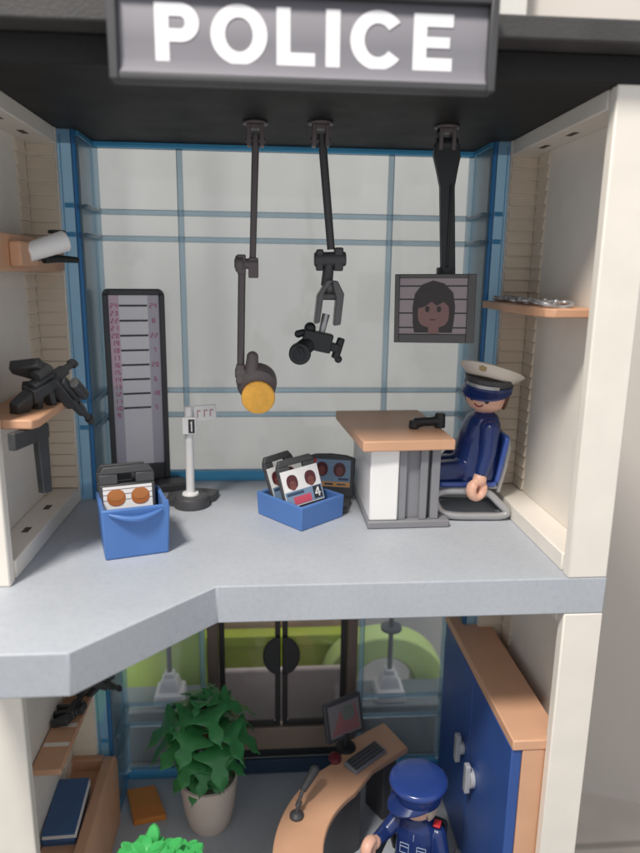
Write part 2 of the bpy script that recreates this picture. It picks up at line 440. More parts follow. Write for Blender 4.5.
# ------------------------------------------------------------------ hanging arms
def bracket(name, x, y, parent, mat):
    m = MB(); m.cyl((x, y, H-.01), (x, y, H-.14), .62, .62, 28)
    m.box(x-.42, x-.22, y-.35, y+.35, H-1.15, H-.14); m.box(x+.22, x+.42, y-.35, y+.35, H-1.15, H-.14)
    m.cyl((x-.5, y, H-.85), (x+.5, y, H-.85), .12)
    m.box(x-.42, x+.42, y-.3, y+.3, H-.36, H-.14)
    return build(name, m, mat, parent, bevel=.04)
y = 8.6
L = thing('hanging_lamp', 'jointed grey lamp with round amber lens hanging furthest left from the black ceiling', 'lamp', (10.25, y, 9))
bracket('ceiling_bracket', 10.25, y, L, agrey)
build('upper_arm', MB().cyl((10.27, y, 19.6), (10.05, y, 13.2), .19, .17, 10).box(9.85, 10.35, y-.25, y+.2, 12.75, 13.75), agrey, L, bevel=.05)
build('elbow_joint', MB().cyl((9.15, y-.05, 13.45), (10.35, y-.05, 13.45), .26).cyl((9.2, y-.05, 13.45), (9.6, y-.05, 13.45), .40).box(9.28, 9.72, y-.3, y+.25, 12.95, 13.9), agrey, L, bevel=.05)
build('lower_arm', MB().cyl((9.52, y, 13.2), (9.40, y, 8.3), .20, .20, 10), agrey, L, bevel=.03)
build('wrist_joint', MB().box(9.15, 9.62, y-.35, y+.3, 7.35, 8.35).cyl((9.1, y-.1, 7.9), (10.1, y-.1, 7.9), .28), agrey, L, bevel=.08)
hd = MB()
Mh = T(10.22, y+.1, 7.25) @ RX(28)
hd.lathe([(.3, .55), (.75, .5), (1.02, .25), (1.08, -.1), (1.04, -.45), (.9, -.5)], M=Mh @ RX(90) @ T(0, 0, -.1), n=32)
hd.tube([(9.95, y-.1, 7.4), (9.98, y-.25, 8.2), (10.02, y-.25, 8.75)], [.36, .36, .30], 16)
hd.ball((10.02, y-.25, 8.75), .31)
build('lamp_head', hd, agrey, L, bevel=.03)
ln = MB(); ln.lathe([(.01, -.12), (.6, -.11), (.84, -.04), (.88, .04), (.86, .3), (.8, .42)], M=T(10.3, y-.55, 6.65) @ RX(-84))
lens = build('lens', ln, yellow, L)

y = 8.2
C = thing('hanging_camera', 'jointed black camera on a slanted arm hanging between the amber lamp and the screen', 'camera', (13.4, y, 9))
bracket('ceiling_bracket', 13.4, y, C, agrey)
build('upper_arm', MB().cyl((13.45, y, 19.6), (14.0, y, 14.2), .21, .2, 12), dgrey, C)
build('elbow_joint', MB().cyl((13.15, y-.05, 13.7), (14.75, y-.05, 13.75), .36).box(13.25, 13.6, y-.35, y+.3, 13.15, 14.2).box(14.15, 14.6, y-.35, y+.3, 13.15, 14.3), dgrey, C, bevel=.08)
build('neck', MB().cyl((13.9, y, 13.5), (13.8, y, 12.4), .27, .3), dgrey, C)
fk = MB()
for s_ in (-1, 1):
    fk.prism([(.12*s_-.16, .95), (.12*s_+.16, .95), (.52*s_+.16, .35), (.54*s_+.15, -1.2), (.50*s_-.15, -1.3), (.48*s_-.18, .1)], -.6+.2*(s_+1)/2, .45, 'y', M=T(13.95, y-.1, 11.75) @ RY(6))
fk.cyl((13.35, y, 11.9), (14.5, y, 11.9), .2); fk.ball((13.93, y-.02, 12.4), .36)
build('fork', fk, mgrey if False else plastic('fork_grey_plastic', (.13, .125, .13), .35), C, bevel=.06)
build('stem', MB().cyl((13.8, y, 11.0), (13.55, y, 9.9), .2, .16), silver, C)
hd = MB(); Mh = T(13.35, y-.1, 9.7) @ RY(12)
hd.box(-.75, .75, -.5, .5, -.55, .42, M=Mh); hd.cyl((-.55, -.1, .3), (-1.0, -.1, .1), .17, .2, M=Mh)
hd.box(.55, 1.2, -.35, .35, -.42, .02, M=Mh); hd.cyl((1.1, -.1, -.75), (1.2, -.1, .35), .22, .2, M=Mh); hd.ball((1.28, -.1, -.75), .2, M=Mh); hd.ball((-1.02, -.1, .08), .2, M=Mh)
hd.ball((-.5, -.1, .5), .3, M=Mh)
hd.cyl((-.4, -.2, -.3), (-.95, -.75, -.85), .42, .45, M=Mh)
build('camera_head', hd, dblack, C, bevel=.07)
ln = MB(); ln.lathe([(.2, .1), (.5, .08), (.56, 0), (.54, -.35), (.3, -.4)], M=T(12.42, y-.95, 9.05) @ RX(-86) @ RX(180))
ln2 = build('lens_barrel', ln, dblack, C)
build('lens', MB().lathe([(.01, .03), (.32, .0), (.34, -.05), (.30, -.08)], M=T(12.40, y-1.08, 9.04) @ RX(90)), plastic('lens_glass', (.01, .012, .02), .1), C)

MO = thing('hanging_screen', 'grey screen with a long haired portrait, hanging on a flat black arm', 'screen', (19.7, y, 9))
bracket('ceiling_bracket', 19.6, y, MO, agrey)
a = MB()
secs = [(19.3, .62, .2), (18.7, .66, .2), (18.0, .50, .2), (17.3, .36, .2), (13.0, .36, .2)]
a.hull([[(19.62+(19.3-z)*.065-w, y-d, z), (19.62+(19.3-z)*.065+w, y-d, z), (19.62+(19.3-z)*.065+w, y+d, z), (19.62+(19.3-z)*.065-w, y+d, z)] for z, w, d in secs])
a.box(19.5, 20.4, y-.1, y+.35, 12.9, 13.4); a.cyl((19.1, y, 19.3), (20.15, y, 19.3), .3)
a.box(19.85, 19.97, y-.28, y-.19, 13.4, 17.4, M=T(.0, 0, 0))
build('arm', a, dblack, MO, bevel=.06)
Ms = T(19.32, y-.45, 11.35) @ RZ(-14) @ RY(-1.0)
sb = build('screen_case', MB().prism(rrect(-2.02, 2.02, -1.72, 1.72, .1), -.3, .32, 'y', M=Ms), plastic('screen_case_grey', (.085, .082, .085), .4), MO, bevel=.05)
b = MB(); b.box(-2.02, -1.78, -.42, -.3, -1.72, 1.72, M=Ms); b.box(1.60, 2.02, -.42, -.3, -1.72, 1.72, M=Ms)
b.box(-1.78, 1.60, -.42, -.3, -1.72, -1.28, M=Ms); b.box(-1.78, 1.60, -.42, -.3, 1.52, 1.72, M=Ms)
build('bezel', b, plastic('bezel_grey', (.10, .095, .095), .4), sb, bevel=.04)
p_ = MB(); p_.box(-1.77, 1.59, -.335, -.31, -1.27, 1.51, 0, Ms)
for z in (-.95, -.22, .47, 1.13): p_.box(-1.77, 1.59, -.345, -.336, z-.035, z+.035, 1, Ms)
def outline(cx, cz, rx, rz, n=30, p=2.2, a0=0, a1=360):
    pts = []
    for i in range(n):
        a = R(a0+(a1-a0)*i/n); c, d = math.cos(a), math.sin(a)
        pts.append((cx+rx*math.copysign(abs(c)**(2/p), c), cz+rz*math.copysign(abs(d)**(2/p), d)))
    return pts
# portrait: long dark hair, fringe, face, shoulders
p_.prism([(-1.0, -1.2), (-1.08, -.7), (-1.1, .1), (-1.0, .75), (-.65, 1.2), (-.1, 1.4), (.45, 1.25), (.9, .8), (1.02, .1), (.98, -.6), (.9, -1.2)], -.358, -.346, 'y', 2, Ms)
p_.prism(outline(-.05, -.22, .78, .72, p=2.8), -.368, -.359, 'y', 3, Ms)
p_.prism([(-.3, -1.25), (-.28, -.75), (.22, -.75), (.25, -1.25)], -.366, -.359, 'y', 3, Ms)
p_.prism([(-.9, .0), (-.8, .8), (0, 1.1), (.75, .75), (.8, .05), (.45, .34), (.1, .16), (-.15, .36), (-.5, .1)], -.378, -.369, 'y', 2, Ms)
for ex in (-.36, .22): p_.prism(outline(ex, -.02, .11, .15), -.378, -.369, 'y', 2, Ms)
p_.prism([(-.25, -.52), (.12, -.52), (.0, -.58), (-.14, -.58)], -.378, -.369, 'y', 4, Ms)
build('picture', p_, [scr_grey, inkm, plastic('screen_hair_print', (.035, .028, .028), .35), scr_face, print_dk], sb, smooth=False)

# ------------------------------------------------------------------ height chart
Mc = T(2.95, 14.35, 0) @ RZ(14)
HC = thing('height_chart', 'tall dark framed height measuring board with black lines and pink marks', 'height chart', (2.95, 14.2, 0))
MT = Mc @ T(0, 0, .3) @ RX(1.5)
pf = rrect(-1.75, 1.75, 0, 11.7, .35)
build('frame', MB().prism(pf, -.1, .3, 'y', M=MT), dgrey, HC, bevel=.05)
ed = MB()
ed.box(-1.75, -1.42, -.28, -.1, .1, 11.4, M=MT); ed.box(1.42, 1.75, -.28, -.1, .1, 11.4, M=MT)
ed.box(-1.42, 1.42, -.28, -.1, 11.35, 11.68, M=MT); ed.box(-1.42, 1.42, -.28, -.1, .1, 1.1, M=MT)
build('raised_edge', ed, dgrey, HC, bevel=.06)
SEG = {'0': 'abcdef', '1': 'bc', '2': 'abged', '3': 'abgcd', '4': 'fgbc', '5': 'afgcd', '6': 'afgedc', '7': 'abc', '8': 'abcdefg', '9': 'abcdfg'}
def number(m, x, z, txt, M, w=.17, h=.27, t=.045, yb=-.126, mi=4):
    x0 = x-(len(txt)*w+(len(txt)-1)*.07)/2
    for c in txt:
        for k in SEG[c]:
            a = {'a': (x0+t, x0+w-t, z+h/2-t, z+h/2), 'd': (x0+t, x0+w-t, z-h/2, z-h/2+t), 'g': (x0+t, x0+w-t, z-t/2, z+t/2),
                 'b': (x0+w-t, x0+w, z, z+h/2), 'c': (x0+w-t, x0+w, z-h/2, z), 'e': (x0, x0+t, z-h/2, z), 'f': (x0, x0+t, z, z+h/2)}[k]
            m.box(a[0], a[1], yb-.01, yb, a[2], a[3], mi, M)
        x0 += w+.07
ch = MB(); ch.box(-.85, .78, -.125, -.102, 1.1, 11.35, 0, MT)
ch.box(-1.42, -.85, -.125, -.102, 1.1, 6.0, 1, MT); ch.box(.78, 1.42, -.125, -.102, 1.1, 11.35, 1, MT)
ch.box(-1.42, -.85, -.125, -.102, 6.0, 11.35, 2, MT)
for i in range(8):
    z = 10.75-i*.87
    ch.box(-.85, .75, -.138, -.126, z-.055, z+.055, 3, MT)
    for q, zz in enumerate((z, z-.435)):
        number(ch, -1.14, zz, str(24-2*i-q), MT)
    number(ch, 1.08, z, ('24', '8', '22', '7', '20', '6', '18', '5')[i], MT)
build('chart_sticker', ch, [chart_w, chart_g, chart_p, inkm, pinkp], HC, smooth=False)
ft = MB(); ft.prism([(-2.0, -1.2), (2.6, -1.2), (2.4, .9), (-2.0, .9)], 0, .34, M=Mc); ft.box(.9, 2.6, -2.0, -.6, 0, .5, M=Mc)
build('foot', ft, dgrey, HC, bevel=.12)

# ------------------------------------------------------------------ number post
NP = thing('number_post', 'thin white post with small number plates standing on a dark round foot', 'sign post', (6.45, 10.4, 0))
ft = MB(); ft.lathe([(1.0, 0), (1.02, .35), (.9, .62), (.6, .66)], (6.45, 10.3, 0))
ft.prism([(5.0, 10.3), (6.3, 9.9), (7.7, 10.9), (7.9, 12.0), (6.6, 12.4), (5.0, 11.6)], 0, .42)
build('foot', ft, dgrey, NP, bevel=.06)
build('pole', MB().cyl((6.4, 10.4, .6), (6.42, 10.4, 5.75), .24, .23, 20).cyl((6.4, 10.4, .6), (6.4, 10.4, .78), .5, .45, 24), white, NP, bevel=.03)
pl = build('number_plate', MB().box(6.1, 6.85, 9.98, 10.16, 4.25, 5.2, M=T(0, 0, 0)).cyl((6.42, 10.1, 4.7), (6.42, 10.5, 4.7), .15), white, NP, bevel=.03)
d = MB(); d.prism([(6.44, 4.33), (6.78, 4.33), (6.78, 5.1), (6.44, 5.1)], 9.955, 9.978, 'y', 0)
d.prism([(6.58, 4.42), (6.65, 4.42), (6.65, 5.02), (6.52, 4.9), (6.58, 4.9)], 9.945, 9.954, 'y', 1)
build('number', d, [inkm, white], pl, smooth=False)
pl2 = build('number_plate', MB().box(6.7, 8.0, 10.45, 10.6, 4.85, 5.75, M=T(6.7, 10.5, 0) @ RZ(25) @ T(-6.7, -10.5, 0)), white, NP, bevel=.03)
d = MB()
for i, x in enumerate((6.95, 7.35, 7.7)):
    d.box(x-.1, x-.03, 10.43, 10.448, 5.1, 5.5, 0, T(6.7, 10.5, 0) @ RZ(25) @ T(-6.7, -10.5, 0)); d.box(x-.03, x+.12, 10.43, 10.448, 5.42, 5.5, 0, T(6.7, 10.5, 0) @ RZ(25) @ T(-6.7, -10.5, 0))
build('number', d, plastic('pale_pink_print', (.55, .33, .35), .4), pl2, smooth=False)

# ------------------------------------------------------------------ blue crate with case
Mb = T(4.28, 4.65, 0) @ RZ(17.5)
bc = thing('blue_crate', 'large square blue crate with a moulded lip, holding a dark grey case', 'crate', (4.75, 4.5, 0))
def crate(w, d, h, th, M, taper=.1):
    m = MB(); o_b = [(-w/2+taper, -d/2+taper), (w/2-taper, -d/2+taper), (w/2-taper, d/2-taper), (-w/2+taper, d/2-taper)]
    o_t = [(-w/2, -d/2), (w/2, -d/2), (w/2, d/2), (-w/2, d/2)]
    i_t = [(-w/2+th, -d/2+th), (w/2-th, -d/2+th), (w/2-th, d/2-th), (-w/2+th, d/2-th)]
    i_b = [(x*.96, y*.96) for x, y in i_t]
    m.hull([[(x, y, z) for x, y in r] for r, z in ((o_b, 0), (o_t, h), (i_t, h), (i_b, .25))], M=M)
    return m
build('crate_body', crate(3.1, 3.1, 2.45, .2, Mb), blue, bc, bevel=.09, seg=3)
lip = MB(); pts = []
for i in range(9):
    a = i/8; pts.append((-1.2+2.4*a, -1.58-.22*math.sin(math.pi*a), 2.26-.26*math.sin(math.pi*a)))
lip.tube(pts, [.05, .1, .13, .14, .15, .14, .13, .1, .05], 10, M=Mb)
lip.box(1.24, 1.5, -1.54, -1.27, 2.35, 2.62, M=Mb); 
build('grip_lip', lip, blue, bc, bevel=.02)
Mk = Mb @ T(-.12, .35, .5) @ RX(-9)
k = thing('grey_case', 'dark grey case with two orange faces on its card, inside the large crate', 'case', (4.7, 4.6, .4))
def handled(w, h, t, M, hw=.42, hz=.3):
    m = MB()
    m.box(-w/2, w/2, -t/2, t/2, 0, h-.85, M=M)
    m.box(-w/2, -hw, -t/2, t/2, h-.85, h-.36, M=M); m.box(hw, w/2, -t/2, t/2, h-.85, h-.36, M=M)
    m.prism([(-w/2, h-.36), (w/2, h-.36), (w/2-.22, h), (-w/2+.22, h)], -t/2, t/2, 'y', M=M)
    return m
build('case_body', handled(2.6, 3.35, .35, Mk), dgrey, k, bevel=.05)
build('case_back', handled(2.5, 3.3, .3, Mk @ T(-.1, .75, .1)), dgrey, k, bevel=.05)
cd = MB(); cd.box(-1.15, 1.15, -.215, -.18, 1.3, 2.4, 0, Mk)
for z in (1.75, 2.02, 2.26): cd.box(-1.15, 1.15, -.225, -.216, z-.02, z+.02, 3, Mk)
for x in (-.55, .58):
    cd.prism(outline(x, 1.86, .43, .40, p=2.3), -.24, -.226, 'y', 1, Mk); cd.prism(outline(x, 1.98, .38, .27), -.255, -.241, 'y', 2, Mk)
build('card', cd, [white, print_br, plastic('orange_hair_print', (.50, .19, .06), .4), scr_grey], k, smooth=False)

# ------------------------------------------------------------------ small tray with folders, laptop
def cm_tray():
    P = [(10.15, 8.85), (12.5, 5.95), (14.95, 8.15), (12.5, 11.0)]
    th = .22; c = Vector((sum(p[0] for p in P)/4, sum(p[1] for p in P)/4))
    inn = [tuple(c+(Vector(p)-c)*.88) for p in P]; ob = [tuple(c+(Vector(p)-c)*.97) for p in P]; ib = [tuple(c+(Vector(p)-c)*.85) for p in P]
    return MB().hull([[(x, y, z) for x, y in r] for r, z in ((ob, 0), (P, 1.3), (inn, 1.3), (ib, .18))])
tag(build('blue_tray', cm_tray(), blue, bevel=.07, seg=3), 'small low blue tray turned diagonally, filled with suspect files', 'tray')
def suspect_card(M, w, h, faces, four=False, mi_off=0):
    m = MB(); m.box(-w/2, w/2, -.05, 0, 0, h, 0, M)
    m.box(-w/2+.02, w/2-.02, -.06, -.051, .05, h*.42, 1, M)
    for x in faces:
        m.prism(outline(x, h*.66, .33, .40, p=2.3), -.068, -.051, 'y', 2, M)
        m.prism(outline(x, h*.57, .19, .26), -.08, -.069, 'y', 3, M)
        for ex in (-.08, .08): m.box(x+ex-.03, x+ex+.03, -.088, -.081, h*.57, h*.57+.06, 6, M)
        m.prism([(x-.4, h*.42), (x+.4, h*.42), (x+.25, h*.5), (x-.25, h*.5)], -.068, -.061, 'y', 0, M)
    m.box(-w/2+.1, 0, -.068, -.061, h*.3, h*.38, 4, M)
    m.box(-w/2+.45, w/2-.75, -.068, -.061, .08, h*.25, 5, M)
    if four:
        x0 = w/2-.58; m.box(x0, x0+.5, -.07, -.061, .12, .78, 6, M)
        m.box(x0+.27, x0+.35, -.08, -.071, .2, .7, 0, M); m.box(x0+.08, x0+.42, -.08, -.071, .34, .42, 0, M)
        m.prism([(x0+.08, .42), (x0+.17, .42), (x0+.35, .7), (x0+.27, .7)], -.082, -.072, 'y', 0, M)
    return m
cm_ = [white, scr_blue, print_dk, plastic('dark_skin_print', (.22, .07, .06), .4), print_nv, plastic('rose_print', (.68, .10, .16), .4), inkm]
Mf = T(12.85, 7.7, .45) @ RZ(24) @ RX(-17) @ RY(-7)
f1 = thing('file_case', 'dark grey file with handle and suspect card reading 4, front file in the blue tray', 'file', (12.7, 7.8, .3))
build('file_body', handled(2.3, 3.05, .3, Mf), dgrey, f1, bevel=.05)
build('card', suspect_card(Mf @ T(.05, -.16, .5), 2.25, 1.95, (-.55, .55), True), cm_, f1, smooth=False)
Mf = T(12.0, 8.75, .5) @ RZ(34) @ RX(-19) @ RY(-6)
f2 = thing('file_case', 'dark grey file with a handle, rear left file in the blue tray, half hidden', 'file', (11.6, 8.8, .3))
build('file_body', handled(2.0, 2.95, .3, Mf), dgrey, f2, bevel=.05)
build('card', suspect_card(Mf @ T(0, -.16, .45), 1.9, 1.85, (-.46, .46)), cm_, f2, smooth=False)
# laptop behind
Ml = T(14.35, 10.9, 0) @ RZ(-14)
lp = thing('laptop', 'open dark grey laptop with two suspect portraits on screen, between blue tray and desk', 'laptop', (14.4, 10.5, 0))
lb = MB(); lb.prism(rrect(-1.3, 1.35, -2.1, 0, .25), 0, .28, 'z', M=Ml)
lb.box(-1.0, 1.0, -1.5, -.6, .28, .33, M=Ml)
build('keyboard_base', lb, dgrey, lp, bevel=.06)
Mv = Ml @ T(0, .1, .2) @ RX(-12)
lid = MB(); lid.prism([(-1.35, 0), (1.4, 0), (1.45, 2.35), (.9, 2.5), (0, 2.56), (-.9, 2.5), (-1.4, 2.35)], 0, .22, 'y', M=Mv)
lido = build('lid', lid, dgrey, lp, bevel=.07)
sm = MB(); sm.box(-1.15, 1.2, -.02, -.002, .6, 2.2, 0, Mv)
for x in (-.5, .55):
    sm.prism(outline(x, 1.62, .36, .42), -.03, -.021, 'y', 1, Mv); sm.prism(outline(x, 1.52, .2, .27), -.04, -.031, 'y', 2, Mv)
sm.box(-1.15, -.85, -.03, -.021, 1.3, 2.2, 5, Mv)
sm.box(-.45, 1.2, -.03, -.021, .62, .9, 3, Mv); sm.box(-.3, .2, -.04, -.031, .7, .82, 4, Mv); sm.box(.4, .95, -.04, -.031, .72, .8, 4, Mv)
sm.box(-1.15, -.5, -.03, -.021, .62, 1.1, 6, Mv); sm.box(.5, 1.1, -.03, -.021, 1.0, 1.14, 4, Mv)
build('screen', sm, [scr_blue, print_dk, plastic('dark_skin_print', 0), print_or, print_nv, red, scr_grey], lido, smooth=False)

# ------------------------------------------------------------------ desk
DK = thing('desk', 'white and grey office desk with overhanging beech top beside the seated officer', 'desk', (17.6, 9, 0))
Y0, Y1 = 6.2, 14.0
build('tabletop', MB().prism([(15.55, 5.75), (20.35, 6.05), (20.1, 13.8), (14.95, 13.6)], 4.3, 4.85), wood, DK, bevel=.07)
build('side_cabinet', MB().box(16.05, 17.55, 6.35, 13.2, .42, 4.28), white, DK, bevel=.08)
g_ = MB(); g_.box(17.57, 18.0, 6.5, 13.0, .42, 4.28); g_.box(18.0, 19.05, 6.75, 12.8, .42, 4.28); g_.box(18.7, 19.1, 6.45, 13.0, .42, 4.28); g_.box(19.12, 19.3, 6.9, 12.6, .42, 4.28); g_.box(19.3, 19.75, 6.5, 12.9, .42, 4.28)
build('grey_column', g_, mgrey, DK, bevel=.04)
fb = MB(); fb.prism([(15.95, 6.2), (20.35, 6.3), (20.35, 7.0), (20.1, 7.3), (19.9, 13.3), (15.95, 13.3)], 0, .42)
build('base', fb, mgrey, DK, bevel=.08)
HS = thing('telephone_handset', 'black telephone handset lying near the right edge of the desk', 'handset', (19.5, 9.2, 4.86))
hs = MB(); Mhs = T(19.45, 8.7, 4.86) @ RZ(8)
hs.tube([(-.7, 0, .3), (-.2, 0, .36), (.3, 0, .36), (.75, 0, .4)], [.28, .25, .25, .3], 14, M=Mhs); hs.cyl((.75, 0, 0), (.75, 0, .8), .3, .28, M=Mhs); hs.cyl((-.75, 0, .02), (-.75, 0, .45), .28, .26, M=Mhs)
build('handset_body', hs, dblack, HS, bevel=.05)

# ------------------------------------------------------------------ figures
def remesh_body(name, mb, mats, parent, voxel=.055, smooth_it=3):
    """one continuous surface; faces keep the material of the nearest source face"""
    from mathutils.bvhtree import BVHTree
    bm = mb.bm; bmesh.ops.recalc_face_normals(bm, faces=bm.faces)
    bmesh.ops.triangulate(bm, faces=bm.faces)
    bvh = BVHTree.FromBMesh(bm); bm.faces.ensure_lookup_table(); mi = [f.material_index for f in bm.faces]
    me = bpy.data.meshes.new('tmp'); bm.to_mesh(me); o = bpy.data.objects.new('tmp', me); COL.objects.link(o)
    r = o.modifiers.new('r', 'REMESH'); r.mode = 'VOXEL'; r.voxel_size = voxel; r.use_smooth_shade = True
    s = o.modifiers.new('s', 'SMOOTH'); s.iterations = smooth_it; s.factor = .5
    dg = bpy.context.evaluated_depsgraph_get(); ev = o.evaluated_get(dg); m2 = bpy.data.meshes.new_from_object(ev)
    bpy.data.objects.remove(o); bm.free(); bpy.data.meshes.remove(me)
    m2.name = name
    m2.materials.clear()
    for mm in mats: m2.materials.append(mm)
    for p in m2.polygons:
        h = bvh.find_nearest(p.center); p.material_index = mi[h[2]]; p.use_smooth = True
    org = Vector(parent['org'])
    for v in m2.vertices: v.co = (v.co-org)*S
    ob = bpy.data.objects.new(name, m2); COL.objects.link(ob); ob.parent = parent; ob['org'] = tuple(org)
    return ob

def limb(m, a, b, r0, r1, mi=0, M=I4):
    m.cyl(a, b, r0, r1, 16, mi, M); m.ball(a, r0, mi, M, 16); m.ball(b, r1, mi, M, 16)

def clamp_hand(m, c, M, mi=1, s=1.0):
    """Toy clip hand: wrist, and a C shaped grip opening forward/down"""
    Mm = M @ T(*c)
    m.ball((0, 0, .02), .30*s, mi, Mm, sc=(1, 1, 1))
    pts = []
    for i in range(11):
        a = R(60+250*i/10)
        pts.append((0, .30*s*math.sin(a)*1.0, -.42*s+.34*s*math.cos(a)))
    m.tube(pts, .20*s, 12, mi, Mm, flat=1.35)
    m.ball(pts[0], .2*s, mi, Mm, 12); m.ball(pts[-1], .2*s, mi, Mm, 12)

def officer(label, org, k, yaw, head_yaw, head_pitch, cap, arms, hairmat, mats, lean=0, hoff=0.0, hroll=0, depth=1.0):
    P = thing('person', label, 'person', org)
    M = T(*org) @ RZ(yaw) @ RX(lean) @ Matrix.Scale(k, 4)
    m = MB()
    # torso (faces -y), slightly flared jacket hem
    m.sell([(0, 0, .05, 1.02, .92*depth, 2.8), (.25, 0, .05, 1.06, .97*depth, 2.8), (1.0, 0, .02+hoff*.3, 1.0, .90*depth, 2.7), (2.0, 0, hoff*.65, .96, .80*depth, 2.6), (2.55, 0, hoff*.85, .90, .70*depth, 2.4), (2.9, 0, hoff*.95, .72, .58*depth, 2.2), (3.08, 0, hoff, .45, .42, 2)], M=M)
    # joined legs stretched forward, knees straight as the toy's are
    for s_ in (-1, 1):
        m.sell([(0, s_*.48, 0, .46, .48, 3), (1.2, s_*.48, 0, .45, .46, 3), (2.5, s_*.50, 0, .42, .40, 3), (3.0, s_*.50, 0, .42, .38, 3)], M=M @ T(0, -.2, .5) @ RX(92))
        m.sell([(0, s_*.5, 0, .42, .62, 3), (.4, s_*.5, 0, .44, .60, 3)], M=M @ T(0, -3.0, .72) @ RX(92))
    # neck and head
    m.cyl((0, hoff, 2.9), (0, hoff, 3.3), .42, .42, 18, 1, M)
    Mh = M @ T(0, hoff, 3.2) @ RZ(head_yaw) @ RX(head_pitch) @ RY(hroll)
    m.sell([(0, 0, 0, .45, .45, 2), (.08, 0, 0, .68, .68, 2), (.3, 0, 0, .86, .86, 2), (.7, 0, 0, .93, .93, 2), (1.15, 0, 0, .90, .90, 2), (1.45, 0, 0, .7, .7, 2), (1.6, 0, 0, .35, .35, 2)], mi=1, M=Mh)
    for a in arms:
        sh, el, wr = a
        limb(m, sh, el, .42, .36, 0, M); limb(m, el, wr, .36, .31, 0, M)
        d = (Vector(wr)-Vector(el)).normalized()
        q = d.to_track_quat('-Z', 'Y').to_matrix().to_4x4()
        Mw = M @ T(*wr) @ q
        m.cyl((0, 0, 0), (0, 0, -.26), .24, .22, 14, 1, Mw)
        clamp_hand(m, (0, 0, -.42), Mw, 1, 1.05)
    body = remesh_body('body', m, mats, P)
    # face
    e = MB()
    for ex in (-.36, .36):
        a = math.atan2(ex, -.9)
        Me = Mh @ RZ(math.degrees(math.atan2(ex, .9))) @ T(0, -.915, .70)
        e.prism(outline(0, 0, .115, .17, p=2.1), -.03, .04, 'y', 0, Me)
    build('eye', e, eyem, P)
    mo = MB(); pts = []
    for i in range(9):
        a = R(-13+26*i/8); pts.append((math.sin(a)*.90, -math.cos(a)*.885, .33+.10*(abs(i-4)/4)**2))
    mo.tube(pts, .035, 8, M=Mh); build('mouth', mo, mouthm, P)
    # hair cap: covers top, back and sides
    h = MB(); n = 40; rings = []
    prof = [(.15, .90), (.3, .97), (.7, 1.03), (1.2, 1.0), (1.5, .78), (1.68, .4), (1.72, .02)]
    for z, r in prof:
        ring = []
        for t in range(n):
            a = t*math.tau/n; fr_ = max(0, -math.sin(a))            # 1 at the front
            zz = z
            if fr_ > .25 and z < 1.18: zz = 1.18+.02*z
            elif fr_ > .0 and z < .75: zz = .75+.02*z
            ring.append((r*math.cos(a), r*math.sin(a), zz))
        rings.append(ring)
    h.hull(rings, M=Mh); build('hair', h, hairmat, P)
    if cap == 'white':
        c = MB(); Mt = Mh @ T(0, .05, 1.12) @ Matrix.Diagonal((.95, .95, .92, 1))
        c.lathe([(1.0, -.15), (1.1, .1), (1.16, .5)], M=Mt)
        cb = build('cap_band', c, dgrey, P)
        v = MB()      # drooping visor
        ring0, ring1, ring2, ring3 = [], [], [], []
        for i in range(31):
            a = R(180+180*i/30); f = math.sin(math.pi*i/30)
            ring0.append((1.05*math.cos(a), 1.05*math.sin(a), .05)); ring1.append(((1.18+.1*f)*math.cos(a), (1.22+.30*f)*math.sin(a), -.08-.24*f))
            ring2.append(((1.18+.1*f)*math.cos(a), (1.20+.28*f)*math.sin(a), -.18-.24*f)); ring3.append((1.02*math.cos(a), 1.02*math.sin(a), -.1))
        v.hull([list(x) for x in zip(ring0, ring1, ring2, ring3)], M=Mt)
        v.lathe([(1.04, -.22), (1.14, -.2), (1.16, .12), (1.06, .14)], M=Mt)
        build('visor', v, navy, P, angle=50)
        tp = MB(); Mtt = Mt @ T(0, .0, .36) @ RX(-24)
        tp.sell([(-.08, 0, 0, 1.08, 1.08, 2), (.10, 0, 0, 1.24, 1.24, 2), (.34, 0, 0, 1.52, 1.52, 2), (.42, 0, 0, 1.57, 1.55, 2), (.48, 0, 0, 1.50, 1.50, 2), (.52, 0, 0, 1.0, 1.0, 2), (.53, 0, 0, .3, .3, 2)], 44, M=Mtt)
        build('cap_crown', tp, hatw, P, angle=60)
        st_ = MB(); rg = []
        for i in range(17):
            a = R(225+90*i/16); rg.append([(1.135*math.cos(a), 1.135*math.sin(a), .10), (1.16*math.cos(a), 1.16*math.sin(a), .10), (1.16*math.cos(a), 1.16*math.sin(a), .26), (1.135*math.cos(a), 1.135*math.sin(a), .26)])
        st_.hull(rg, M=Mt); build('cap_ribbon', st_, silver, P)
        bd = MB(); bd.prism(outline(0, 0, .17, .2, p=4), -.03, .03, 'y', M=Mtt @ RZ(0) @ T(0, -1.395, .26) @ RX(47-10)); bd.prism(outline(0, 0, .1, .12), -.05, .0, 'y', M=Mtt @ T(0, -1.40, .26) @ RX(37))
        build('cap_badge', bd, gold, P)
    else:
        Mt = Mh @ T(0, .06, 1.08)
        c = MB(); c.lathe([(1.0, -.25), (1.1, -.2), (1.14, .30), (1.18, .38), (1.32, .52), (1.40, .68), (1.38, .80), (1.25, .88), (.8, .91), (.02, .92)], n=44, M=Mt @ RX(-4))
        build('cap_crown', c, plastic('cap_navy_plastic', (.022, .055, .24), .25, coat=.4), P, angle=60)
        v = MB(); r0, r1, r2, r3 = [], [], [], []
        for i in range(31):
            a = R(190+160*i/30); f = math.sin(math.pi*i/30)
            r0.append((1.1*math.cos(a), 1.1*math.sin(a), .0)); r1.append(((1.12+.1*f)*math.cos(a), (1.15+.48*f)*math.sin(a), -.05-.22*f))
            r2.append(((1.12+.1*f)*math.cos(a), (1.13+.46*f)*math.sin(a), -.14-.22*f)); r3.append((1.02*math.cos(a), 1.02*math.sin(a), -.13))
